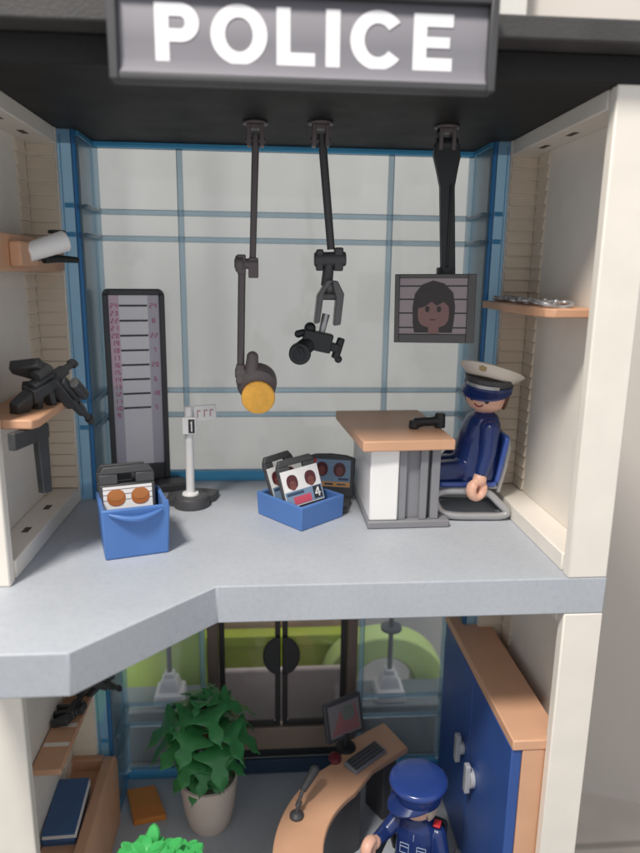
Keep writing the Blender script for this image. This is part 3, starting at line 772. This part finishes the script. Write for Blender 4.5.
        v.hull([list(x) for x in zip(r0, r1, r2, r3)], M=Mt)
        build('visor', v, navy, P, angle=50)
    return P, M, Mh

P1, M1, Mh1 = officer('seated officer in navy uniform and white topped peaked cap, beside the desk upstairs', (22.2, 9.0, 2.02), 1.20, -86, 48, 5, 'white',
    [((1.02, .35, 2.45), (1.25, .2, 1.4), (1.32, -.02, .62)), ((-1.02, .35, 2.45), (-1.2, -.05, 1.35), (-1.2, -.8, .6))], hairb, [navy, skin], hoff=.42, hroll=7, depth=1.12)

# ------------------------------------------------------------------ visitor chair
def sled_chair(org, yaw, label, seatm, framem):
    Cc = thing('office_chair', label, 'chair', org)
    M = T(*org) @ RZ(yaw)          # faces -y
    build('seat', MB().prism(rrect(-1.25, 1.25, -2.0, 1.35, .35), 1.72, 2.02, 'z', M=M), seatm, Cc, bevel=.1, seg=3)
    bk = MB(); bk.prism(rrect(-1.2, 1.2, 0, 2.75, .3), 0, .28, 'y', M=M @ T(0, 1.12, 1.9) @ RX(-10))
    build('backrest', bk, seatm, Cc, bevel=.1, seg=3)
    bf = MB(); Mf_ = M @ T(0, 1.45, 1.3) @ RX(-10)
    bf.tube([(-.7, 0, 0), (-.75, .05, 1.5), (-.6, .05, 2.6), (-.3, .02, 2.95), (.3, .02, 2.95), (.6, .05, 2.6), (.75, .05, 1.5), (.7, 0, 0)], .17, 12, M=Mf_)
    bf.box(-.7, .7, -.1, .15, .1, 1.6, M=Mf_)
    bf.box(-.9, .9, -.3, 1.4, 1.5, 1.71, M=M)
    build('back_frame', bf, framem, Cc, bevel=.06)
    # sled base ring: lies almost flat at the back, rises in front to the seat
    b = MB()
    for q in (-1, 1):
        key = [Vector((q*x, y_, z)) for x, y_, z in ((1.25, -1.6, 1.5), (1.25, -.4, 1.52), (1.25, .7, 1.46), (1.42, 1.35, .95), (1.6, 1.82, .45), (1.65, 1.5, .25), (1.7, .4, .25), (1.7, -1.0, .27), (1.65, -1.7, .42), (1.55, -2.05, .85), (1.4, -2.1, 1.3))]
        n = len(key); pts = []
        for i in range(n):
            p0, p1, p2, p3 = key[i-1], key[i], key[(i+1) % n], key[(i+2) % n]
            for t_ in range(5):
                u = t_/5; pts.append(.5*((2*p1)+(-p0+p2)*u+(2*p0-5*p1+4*p2-p3)*u*u+(-p0+3*p1-3*p2+p3)*u**3))
        b.tube(pts, .21, 14, M=M, closed=True)
    b.tube([(-1.6, 1.8, .42), (0, 1.88, .42), (1.6, 1.8, .42)], .18, 12, M=M); b.box(-1.3, 1.3, -.3, .3, 1.4, 1.6, M=M)
    build('sled_base', b, framem, Cc)
    return Cc
sled_chair((22.05, 9.0, 0), -93, 'blue seated chair with silver sled base, under the officer upstairs', seatblue, silver)

# ------------------------------------------------------------------ upper left wall items
CT = thing('security_camera', 'white cylindrical security camera on a black swivel, on the wooden wall rail', 'camera', (.9, 6, 13.4))
Mc_ = T(1.15, 6.0, 13.85)
def axis_cyl(c, d, L_, r0, r1, M=I4):
    d = Vector(d).normalized(); c = Vector(c); return MB().cyl(tuple(c-d*L_/2), tuple(c+d*L_/2), r0, r1, 28, 0, M)
hs_ = axis_cyl((1.0, 5.2, 14.02), (.66, .55, .28), 1.9, .40, .47)
build('housing', hs_, white, CT, bevel=.06, seg=3)
mt = MB(); mt.cyl((.8, 7.2, 14.0), (.9, 7.3, 14.7), .22, .3, 16); mt.cyl((.9, 7.3, 14.7), (.9, 7.3, 14.85), .42, .4); mt.tube([(.4, 6.6, 13.5), (.9, 7.2, 13.55), (1.6, 8, 13.5)], [.2, .18, .14], 12); mt.cyl((.0, 6.4, 13.7), (.6, 6.6, 13.7), .3, .22)
build('swivel_mount', mt, dblack, CT, bevel=.03)

def rifle(label, M, group=None, s=1.0):
    g_ = thing('rifle', label, 'toy rifle', tuple(M.to_translation()), group)
    m = MB()
    m.prism([(-1.6, -.28), (1.3, -.22), (1.4, .25), (-1.5, .35)], -.22, .22, 'y', M=M)
    m.box(-1.2, .9, -.15, .15, .3, .52, M=M)
    build('receiver', m, gunm, g_, bevel=.07)
    build('barrel', MB().cyl((1.3, 0, .1), (3.4, 0, .1), .13, .12, 14, M=M).cyl((1.3, 0, .08), (2.3, 0, .08), .23, .2, 14, M=M).cyl((3.1, 0, .1), (3.5, 0, .1), .18, .17, 14, M=M), gunm, g_, bevel=.02)
    build('stock', MB().prism([(-1.5, .3), (-3.1, .15), (-3.3, -.95), (-2.8, -1.0), (-1.6, -.25)], -.17, .17, 'y', M=M), gunm, g_, bevel=.07)
    build('grip', MB().prism([(-1.1, -.25), (-.5, -.25), (-.85, -1.3), (-1.35, -1.2)], -.16, .16, 'y', M=M).prism([(.1, -.2), (.65, -.2), (.85, -1.35), (.35, -1.4)], -.14, .14, 'y', M=M), gunm, g_, bevel=.05)
    build('sight', MB().cyl((-.7, 0, .72), (.7, 0, .72), .2, .2, 14, M=M).box(-.1, .1, -.08, .08, .5, .62, M=M), gunm, g_, bevel=.02)
    return g_
# lying over the shelf, muzzle drooping beyond it
Mg = T(1.3, 5.0, 7.5) @ RZ(75) @ RY(40) @ RX(75) @ Matrix.Diagonal((.82, 1.4, 1.15, 1))
rifle('dark rifle lying across the left wall shelf, muzzle drooping towards the glass', Mg)
Mg = T(.9, 3.7, 8.0) @ RZ(60) @ RY(-22) @ RX(20) @ Matrix.Diagonal((.58, 1.5, 1.1, 1))
rifle('short dark rifle standing upright on top of the other, left wall shelf', Mg)
pg = thing('pistol', 'dark pistol hanging below the left wall shelf near the front pillar', 'toy pistol', (.9, 1.4, 4.5))
build('pistol_body', MB().prism([(-.9, 0), (1.3, .1), (1.3, .75), (-.9, .75)], -.18, .18, 'y', M=T(.7, 1.6, 5.8) @ RZ(70)), gunm, pg, bevel=.06)
build('magazine', MB().prism([(.55, .2), (1.25, .2), (1.2, -2.35), (.65, -2.3)], -.16, .16, 'y', M=T(.7, 1.6, 5.8) @ RZ(70)), gunm, pg, bevel=.05)

# handcuffs on the right shelf
def cuffs(x, y_, a, lab):
    c_ = thing('handcuffs', lab, 'handcuffs', (x, y_, 11.65), 'handcuffs laid along the right wall shelf')
    Mx = T(x, y_, 11.66) @ RZ(a)
    for s_ in (-1, 1):
        pts = [(s_*.48+.36*math.cos(t*math.tau/20), .36*math.sin(t*math.tau/20), .12+.10*math.sin(t*math.tau/20+s_)) for t in range(20)]
        build('cuff', MB().tube(pts, .10, 8, M=Mx, closed=True), silver, c_)
    build('chain', MB().cyl((-.16, 0, .12), (.16, 0, .18), .09, .09, 10, M=Mx).ball((0, 0, .24), .14, M=Mx), silver, c_)
    return c_
hl = ['silver grey handcuffs at the front end of the right wall shelf, catching the light', 'silver grey handcuffs second from the front on the right wall shelf', 'silver grey handcuffs mid shelf on the right wall', 'silver grey handcuffs fourth from the front on the right wall shelf', 'silver grey handcuffs at the far end of the right wall shelf, by the blue glass']
for i, (y_, a) in enumerate(((3.3, 20), (4.9, 100), (6.5, 60), (8.1, 110), (9.9, 40))):
    cuffs(23.75+.15*(i % 2), y_, a, hl[i])

# ------------------------------------------------------------------ lower storey
# curved reception desk
cx, cy = 19.5, 3.0; ZD = -17.3
def arcpts(r, a0, a1, n=28): return [(cx+r*math.cos(R(a0+(a1-a0)*i/n)), cy+r*math.sin(R(a0+(a1-a0)*i/n))) for i in range(n+1)]
RD = thing('reception_desk', 'curved beech topped reception desk with dark grey panel around the lower officer', 'desk', (13, 6, ZL))
outer = arcpts(8.58, 208, 118); inner = arcpts(5.85, 118, 208)
outer[-1] = (15.45, 10.95)
tp = outer+[(15.75, 12.0), (18.75, 13.95), (19.9, 11.3), (17.3, 9.45)]+inner[3:]
m = MB(); m.prism(tp, ZD-.4, ZD)
build('tabletop', m, wood, RD, bevel=.07)
m = MB(); m.prism(arcpts(6.25, 206, 122)+arcpts(5.98, 122, 206), ZL, ZD-.41)
build('curved_panel', m, dgrey, RD, angle=40)
m = MB(); m.prism(arcpts(8.3, 206, 118)+arcpts(8.0, 118, 206), ZL, ZD-.41)
build('outer_panel', m, cream, RD, angle=40)
m = MB(); m.box(-.9, .9, -.35, .35, ZL, ZD-.41, M=T(18.0, 11.2, 0) @ RZ(-60)); m.box(-.4, .4, -.3, .3, ZL+2.3, ZD-.41, M=T(19.0, 12.6, 0))
build('desk_leg', m, dgrey, RD, bevel=.06)
# computer
RC = thing('computer_monitor', 'tilted grey computer monitor with reddish picture on the reception desk', 'monitor', (15.7, 11.4, ZD))
Mm = T(15.9, 11.7, ZD+.1) @ RZ(28) @ RX(-14)
mk = build('monitor_case', MB().prism(rrect(-1.45, 1.45, .5, 3.1, .12), -.12, .2, 'y', M=Mm), dgrey, RC, bevel=.06)
m = MB(); m.box(-1.2, 1.2, -.14, -.122, .75, 2.85, 0, Mm)
m.prism([(-1.1, .9), (-.3, 2.4), (.2, 1.6), (.9, 2.7), (1.1, .9)], -.155, -.141, 'y', 1, Mm); m.prism(outline(.3, 2.1, .5, .5), -.165, -.156, 'y', 2, Mm)
build('monitor_picture', m, [plastic('map_print', (.22, .2, .2), .3), plastic('reddish_print', (.30, .13, .13), .3), plastic('greenish_print', (.16, .19, .16), .3)], mk, smooth=False)
build('stand', MB().cyl((15.8, 11.55, ZD), (15.8, 11.55, ZD+.15), .7, .65).cyl((15.8, 11.6, ZD+.1), (15.85, 11.75, ZD+.9), .2), dblack, RC, bevel=.03)
Mk_ = T(16.95, 10.35, ZD+.005) @ RZ(40)
kb = thing('keyboard', 'grey keyboard lying before the monitor on the curved reception desk', 'keyboard', (16.9, 10.35, ZD))
build('keyboard_body', MB().hull([[(-1.5, -.55, 0), (1.5, -.55, 0), (1.5, .55, 0), (-1.5, .55, 0)], [(-1.45, -.5, .2), (1.45, -.5, .2), (1.45, .5, .38), (-1.45, .5, .38)]], M=Mk_), mgrey, kb, bevel=.05)
m = MB()
for i in range(11):
    for j in range(4):
        z = .22+.16*(j/3); m.box(-1.35+i*.245, -1.15+i*.245, -.42+j*.22, -.25+j*.22, z, z+.06, M=Mk_)
kk = build('keys', m, dgrey, kb, bevel=.02); 
m = thing('mouse', 'dark red mouse beside the monitor foot on the reception desk', 'mouse', (15.1, 10.4, ZD))
build('mouse_body', MB().ball((15.0, 10.5, ZD+.1), .42, sc=(1, 1.3, .6)), plastic('dark_red_plastic', (.16, .02, .03), .4), m)
# microphone
MI = thing('desk_microphone', 'small dark slanted microphone on a round foot, reception desk', 'microphone', (12.5, 6.1, ZD))
build('foot', MB().lathe([(.42, 0), (.4, .15), (.25, .3), (.12, .34)], (12.35, 6.0, ZD)), dgrey, MI)
build('stem', MB().tube([(12.35, 6.0, ZD+.25), (12.5, 6.2, ZD+.9), (12.75, 6.6, ZD+1.3)], .11, 10).cyl((12.4, 6.1, ZD+.55), (12.55, 6.3, ZD+.8), .17), dgrey, MI)
build('head', MB().cyl((12.72, 6.55, ZD+1.25), (13.45, 7.5, ZD+1.75), .2, .3, 18).ball((13.45, 7.5, ZD+1.75), .3), dgrey, MI, bevel=.03)

P2, M2, Mh2 = officer('seated officer in glossy navy cap and uniform with red shoulder mark, behind the reception desk', (19.0, 4.5, ZL+2.3), 1.14, -26, -42, 6, 'navy',
    [((-1.02, 0, 2.45), (-1.45, -.6, 2.0), (-1.6, -1.25, 2.15)), ((1.02, 0, 2.25), (1.35, -.3, 1.3), (1.4, -.9, .6))], hairl, [navy, skin])
m = MB(); m.box(.80, 1.14, -.24, .20, 2.78, 2.90, M=M2 @ T(0, 0, 0) @ RY(0))
build('shoulder_mark', m, red, P2, bevel=.03)
m = MB()
def strokes(pts, y=-.0):
    for a, b in zip(pts[:-1], pts[1:]): m.cyl((a[0], a[2], a[1]), (b[0], b[2], b[1]), .022, .022, 6, M=M2)
def fy(z):
    k = [(0, .90), (1, .885), (2, .80), (2.55, .70), (2.9, .58)]
    for (a, fa), (b, fb) in zip(k[:-1], k[1:]):
        if z <= b: return -(fa+(fb-fa)*(z-a)/(b-a))
    return -.58
def ln_(x0, z0, x1, z1): m.cyl((x0, fy(z0)+.10*abs(x0)**2.4-.012, z0), (x1, fy(z1)+.10*abs(x1)**2.4-.012, z1), .022, .022, 6, M=M2)
ln_(.0, .3, .0, 2.45)
for s_ in (-1, 1):
    ln_(.2*s_, 1.9, .62*s_, 1.9); ln_(.2*s_, 1.4, .62*s_, 1.4); ln_(.2*s_, 1.9, .2*s_, 1.4); ln_(.62*s_, 1.9, .62*s_, 1.4); ln_(.2*s_, 1.72, .62*s_, 1.72)
build('jacket_print', m, plastic('pale_blue_print', (.35, .42, .58), .4), P2)
oc = sled_chair((19.0, 4.3, ZL), -32, 'black chair with armrests under the officer at the reception desk', dblack, dgrey)
ar = MB(); Mo = T(19.0, 4.3, ZL) @ RZ(-32)
for s_ in (-1, 1): ar.tube([(s_*1.7, 1.3, 1.9), (s_*2.0, 1.2, 3.2), (s_*2.0, -.2, 3.5), (s_*2.0, -1.8, 3.4)], [.2, .22, .28, .3], 12, M=Mo)
build('armrest', ar, dgrey, oc)

# tall cupboard with blue doors
LK = thing('tall_cupboard', 'tall beech cupboard with two blue doors and pale handles against the right wall', 'cupboard', (23.3, 6, ZL))
build('carcass', MB().box(22.95, 25.1, .62, 13.0, ZL, -9.18).box(22.95, 24.0, .60, .62, ZL, -9.2), wood, LK, bevel=.05)
build('top_board', MB().box(22.4, 24.9, .55, 13.1, -9.17, -8.62), wood, LK, bevel=.07)
for y0_, y1_, hy in ((.68, 6.75, 5.7), (6.85, 12.9, 7.75)):
    d = build('door', MB().box(22.42, 22.94, y0_, y1_, ZL+.4, -9.2), doorblue, LK, bevel=.05)
    hz = -15.0 if hy < 6 else -14.6
    h_ = MB(); h_.prism(rrect(hy-.24, hy+.24, hz-.9, hz+.9, .12), 21.9, 22.2, 'x'); h_.cyl((22.15, hy, hz), (22.42, hy, hz), .55 if hy < 6 else .4)
    build('handle', h_, plastic('handle_grey', (.48, .49, .52), .35), d, bevel=.05)

# left wall bench and folder
BN = thing('wall_bench', 'long beech bench with a raised rounded side panel along the left wall', 'bench', (-.2, 6, ZL))
pf = [(1.6, ZL), (1.6, -17.6), (2.2, -17.0), (10.6, -16.6), (11.2, -16.9), (11.5, -17.6), (11.5, ZL)]
build('side_panel', MB().prism(pf, .45, 1.15, 'x'), wood_d, BN, bevel=.12, seg=3)
build('bench_top', MB().box(-1.5, .44, 1.6, 10.59, -17.9, -17.4).box(-1.5, .44, 10.6, 11.1, -17.9, -16.7), wood_d, BN, bevel=.06)
fo = MB(); Mfo = T(-.6, 6.7, -16.75) @ RZ(2) @ RX(5)
foldm = plastic('folder_blue_plastic', (.06, .13, .28), .4)
f0 = thing('blue_folder', 'dark blue folder lying on the bench at the left wall', 'folder', (-.5, 6.5, -17.8))
build('cover', MB().box(-.9, .85, -1.9, 1.9, .25, .34, M=Mfo).box(-.95, .85, -1.9, 1.9, -.2, -.1, M=Mfo), foldm, f0, bevel=.02)
build('pages', MB().box(-.9, .9, -1.8, 1.8, -.1, .25, M=Mfo), white, f0, bevel=.02)
build('cover', MB().box(-.9, .85, -1.85, 1.85, -.62, -.21, M=Mfo), foldm, f0, bevel=.05)
# wooden shelf fixed to the lower left wall, with slots across it
sh_ = build('wall_shelf', MB().box(-1.5, .05, 4.3, 11.2, -12.5, -12.15), wood_d, wl2, bevel=.06)
for y_ in (6.1, 7.7, 9.5):
    build('shelf_slot', MB().box(-1.4, -.06, y_, y_+.30, -12.17, -12.135), cream, sh_)
rifle('dark rifle lying along the lower left wooden shelf, nearer the front', T(-.55, 8.9, -11.85) @ RZ(86) @ RX(84) @ Matrix.Diagonal((.42, 1.2, .8, 1)))
rifle('dark rifle reaching out past the lower left shelf towards the blue glass', T(.55, 10.6, -11.3) @ RZ(52) @ RY(42) @ RX(30) @ Matrix.Diagonal((.55, 1.3, 1.0, 1)))

# orange board on the floor
o = MB().prism([(1.1, 13.6), (2.95, 13.95), (4.1, 11.2), (2.1, 10.8)], ZL+.01, ZL+.4)
tag(build('orange_board', o, orange, bevel=.05), 'flat orange board lying on the lower floor near the back glass', 'board')

# dark potted plant
def leaf(m, L_, w, M, droop=.5, lobes=3, cup=.12, mi=0):
    """lobed leaf, y forward from the base, thin solid"""
    n = 34; top, bot = [], []
    rows = []
    for i in range(n+1):
        t = i/n
        env = math.sin(math.pi*min(1, t*1.02+.03))**.7*(1-.25*t)
        ww = w*max(.04, env*(1+.48*math.sin(t*math.pi*2*lobes)))
        y_ = L_*t; z_ = -droop*L_*t*t+.12*L_*math.sin(t*math.pi)
        rows.append((y_, z_, ww))
    th = .07
    rings = []
    for y_, z_, ww in rows:
        rings.append([(-ww, y_, z_+cup*ww), (0, y_, z_), (ww, y_, z_+cup*ww), (ww, y_, z_+cup*ww+th*.6), (0, y_, z_+th*1.8), (-ww, y_, z_+cup*ww+th*.6)])
    m.hull(rings, mi, M)
PP = thing('potted_plant', 'dark green leafy plant in a pale round pot by the glass entrance', 'plant', (7.2, 10.9, ZL))
pt = MB(); pt.lathe([(1.15, 0), (1.35, .3), (1.6, 1.4), (1.78, 3.0), (1.85, 3.55), (1.7, 3.6), (1.6, 3.1), (.02, 3.0)], (6.95, 10.8, ZL))
build('pot', pt, potm, PP)
build('stem', MB().tube([(6.95, 10.8, ZL+2.7), (6.85, 10.7, ZL+6), (6.8, 10.6, ZL+9.0)], [.3, .24, .14], 12), trunkm, PP)
fm = MB(); rnd = random.Random(3)
tiers = [(8.9, .15, 4, 1.2, 35), (8.5, .3, 6, 2.2, 10), (7.7, .8, 6, 2.7, 4), (6.8, .9, 7, 2.7, -2), (5.8, .8, 7, 2.2, -6), (5.0, .6, 7, 1.8, -6), (4.2, .5, 6, 1.5, -8), (3.7, .4, 4, 1.2, -10)]
for z, r, n_, L_, el in tiers:
    for i in range(n_):
        a = 360*i/n_+rnd.uniform(-14, 14)+z*37
        leaf(fm, L_*rnd.uniform(.85, 1.12), L_*.42, T(6.8, 10.7, ZL+z+rnd.uniform(-.2, .2)) @ RZ(a) @ T(0, r, 0) @ RX(el+rnd.uniform(-9, 9)) @ RY(rnd.uniform(-18, 18)), droop=rnd.uniform(.4, .7), lobes=2.5, cup=.25)
build('foliage', fm, green_d, PP, angle=50)

# bright small tree in front
GT = thing('bright_green_tree', 'bright green toy shrub with rounded leaves at the bottom edge, in front of the bench', 'plant', (6.0, -3.2, ZL))
build('trunk', MB().tube([(6.1, -3.2, ZL), (6.0, -3.2, -15), (6.05, -3.2, -10.4)], [.5, .4, .2], 14), trunkm, GT)
fm = MB(); rnd = random.Random(11)
def oleaf(m, L_, w, M):
    rings = []; n = 9
    for i in range(n+1):
        t = i/n; ww = w*max(.05, math.sin(math.pi*t)**.55*(1-.1*t)); z_ = .10*L_*math.sin(t*math.pi)-.12*L_*t
        rings.append([(-ww, L_*t, z_), (-ww*.5, L_*t, z_+.03), (0, L_*t, z_-.02), (ww*.5, L_*t, z_+.03), (ww, L_*t, z_), (ww*.8, L_*t, z_+.13), (0, L_*t, z_+.11), (-ww*.8, L_*t, z_+.13)])
    m.hull(rings, 0, M)
for q in range(26):
    a = q*2.39996; rr_ = 2.05*math.sqrt((q+.5)/26)
    ccx, ccy = 6.05+rr_*math.cos(a), -3.3+rr_*.8*math.sin(a); ccz = -9.75-.33*rr_*rr_+rnd.uniform(-.15, .15)
    for i in range(7):
        oleaf(fm, rnd.uniform(.55, .8), rnd.uniform(.22, .30), T(ccx, ccy, ccz) @ RZ(51*i+rnd.uniform(-14, 14)) @ T(0, .08, 0) @ RX(rnd.uniform(0, 35)))
    fm.tube([(6.05, -3.2, -12.3), (ccx*.6+2.42, ccy*.6-1.3, ccz-.9), (ccx, ccy, ccz)], [.16, .11, .07], 7)
oleaf(fm, .8, .3, T(5.9, -2.4, -9.8) @ RX(70))
fm.bm.transform(T(0, 0, -.75)); build('foliage', fm, green_l, GT, angle=50)

# things standing behind the building, seen through the lower glass
def street_lamp(x, y_, label):
    zb = -18.9
    s_ = thing('street_lamp', label, 'street lamp', (x, y_, zb), 'toy street lamps behind the building')
    build('foot', MB().hull([[(x-a, y_-a, zb+z), (x+a, y_-a, zb+z), (x+a, y_+a, zb+z), (x-a, y_+a, zb+z)] for a, z in ((1.15, 0), (1.05, .8), (.8, .95), (.62, 1.7), (.42, 1.9), (.36, 2.3))]), plastic('lamp_foot_grey', (.62, .62, .66), .45), s_, bevel=.08)
    build('pole', MB().cyl((x, y_, zb+2.2), (x, y_, zb+11.7), .2, .16, 16), dgrey, s_)
    build('lamp_head', MB().lathe([(.3, 11.7), (1.0, 12.0), (.9, 12.9), (.3, 13.3)], (x, y_, zb)).cyl((x, y_, zb+5.6), (x, y_, zb+5.85), .8), dgrey, s_)
kerbm = plastic('dull_blue_grey_plastic', (.16, .19, .21), .5)
tag(build('low_plinth', MB().box(-1.5, 6.0, 18.3, 21.6, ZT, -18.92), kerbm, bevel=.12), 'low blue grey plinth under the left street lamp, behind the glass', 'plinth')
tag(build('low_plinth', MB().box(17.4, 25.2, 18.0, 21.4, ZT, -18.92), kerbm, bevel=.12), 'low blue grey plinth under the right street lamp, behind the glass', 'plinth')
street_lamp(3.3, 19.9, 'toy street lamp with pale square foot outside the left glass panel')
street_lamp(20.1, 19.4, 'toy street lamp with pale square foot outside the right glass panel')
LT = thing('lime_tub', 'long lime green plastic tub lying behind the glass entrance', 'tub', (7, 27, ZT))
m = MB(); m.prism(rrect(-8, 18.6, ZT+.0, ZT+6.0, 1.6, 8), 25.5, 26.3, 'y')
build('tub_wall', m, lime, LT, bevel=.3, seg=3); build('tub_rim', MB().prism(rrect(-8.3, 18.9, ZT+5.3, ZT+6.3, .5, 6), 25.1, 26.5, 'y'), limed, LT, bevel=.2)
LA = thing('lime_arch', 'lime green curved plastic arch behind the right street lamp', 'arch', (23, 24, ZT))
oa = [(20.4+5.1*math.cos(R(180-180*i/28)), ZT+3.0+4.3*math.sin(R(180-180*i/28))) for i in range(29)]
ia = [(20.4+2.5*math.cos(R(180*i/28)), ZT+2.6+2.8*math.sin(R(180*i/28))) for i in range(29)]
build('arch_body', MB().prism([(15.3, ZT)]+oa+[(25.5, ZT), (22.9, ZT)]+ia[0:]+[(17.9, ZT)], 22.6, 25.0, 'y'), plastic('pale_lime_plastic', (.58, .76, .28), .4), LA, bevel=.2, seg=3)
PB = thing('pale_block', 'low pale grey plastic block outside the glass doors', 'block', (11.8, 21, ZT))
build('block_body', MB().box(6.2, 17.0, 20.5, 21.0, ZT, ZT+6.1), plastic('pale_block_grey', (.60, .55, .55), .5), PB, bevel=.3, seg=3)
GB = MB().box(-3.5, 5.6, 23, 25, ZT, ZT+8.3)
tag(build('green_box', GB, plastic('green_box_plastic', (.46, .62, .14), .45), bevel=.3, seg=3), 'plain yellow green box outside the left glass panel', 'box')
PT = thing('peach_cushion', 'rounded peach coloured pad lying over the lime tub behind the doors', 'pad', (10, 30, -17))
build('pad_body', MB().sell([(ZT, 6, 28.8, 12, 1.8, 3), (-17, 6, 28.8, 12.5, 2.0, 3), (-13.5, 6, 28.8, 12, 1.8, 3), (-12.8, 6, 28.8, 11, 1.2, 3)], 40), plastic('peach_plastic', (.62, .44, .36), .5), PT)

# ------------------------------------------------------------------ light
w = bpy.data.worlds.new('World'); sc.world = w; w.use_nodes = True
bg = w.node_tree.nodes['Background']; bg.inputs[0].default_value = (.94, .965, 1.0, 1); bg.inputs[1].default_value = .68
def area(name, loc, target, size, power, col):
    l = bpy.data.lights.new(name, 'AREA'); l.shape = 'DISK'; l.size = size*S; l.energy = power; l.color = col
    o = bpy.data.objects.new(name, l); COL.objects.link(o); o.location = Vector(loc)*S
    o.rotation_euler = (Vector(target)-Vector(loc)).to_track_quat('-Z', 'Y').to_euler(); return o
area('ceiling_light', (-22, -48, 95), (12, 5, 0), 20, 13.0, (1.0, .94, .865))
area('room_light', (60, 20, 120), (35, 34, 0), 60, 6, (1.0, .94, .88))

# ------------------------------------------------------------------ camera
cam = bpy.data.cameras.new('Camera'); co = bpy.data.objects.new('Camera', cam); COL.objects.link(co)
co.location = Vector((10.7518, -26.7533, 13.054))*S
co.rotation_euler = (Matrix.Rotation(-.0802, 3, 'Z') @ Matrix.Rotation(math.pi/2-.2236, 3, 'X') @ Matrix.Rotation(.0135, 3, 'Z')).to_euler()
cam.sensor_fit = 'VERTICAL'; cam.sensor_height = 36; cam.lens = 676.0/853*36
cam.clip_start = .005; cam.clip_end = 20
cam.dof.use_dof = True; cam.dof.focus_distance = .34; cam.dof.aperture_fstop = 8
sc.camera = co
sc.render.resolution_x = 768; sc.render.resolution_y = 1024
sc.render.engine = 'CYCLES'
sc.cycles.max_bounces = 10; sc.cycles.transparent_max_bounces = 24
sc.view_settings.view_transform = 'Standard'; sc.view_settings.look = 'None'; sc.view_settings.exposure = 0; sc.view_settings.gamma = 1
cleanup()
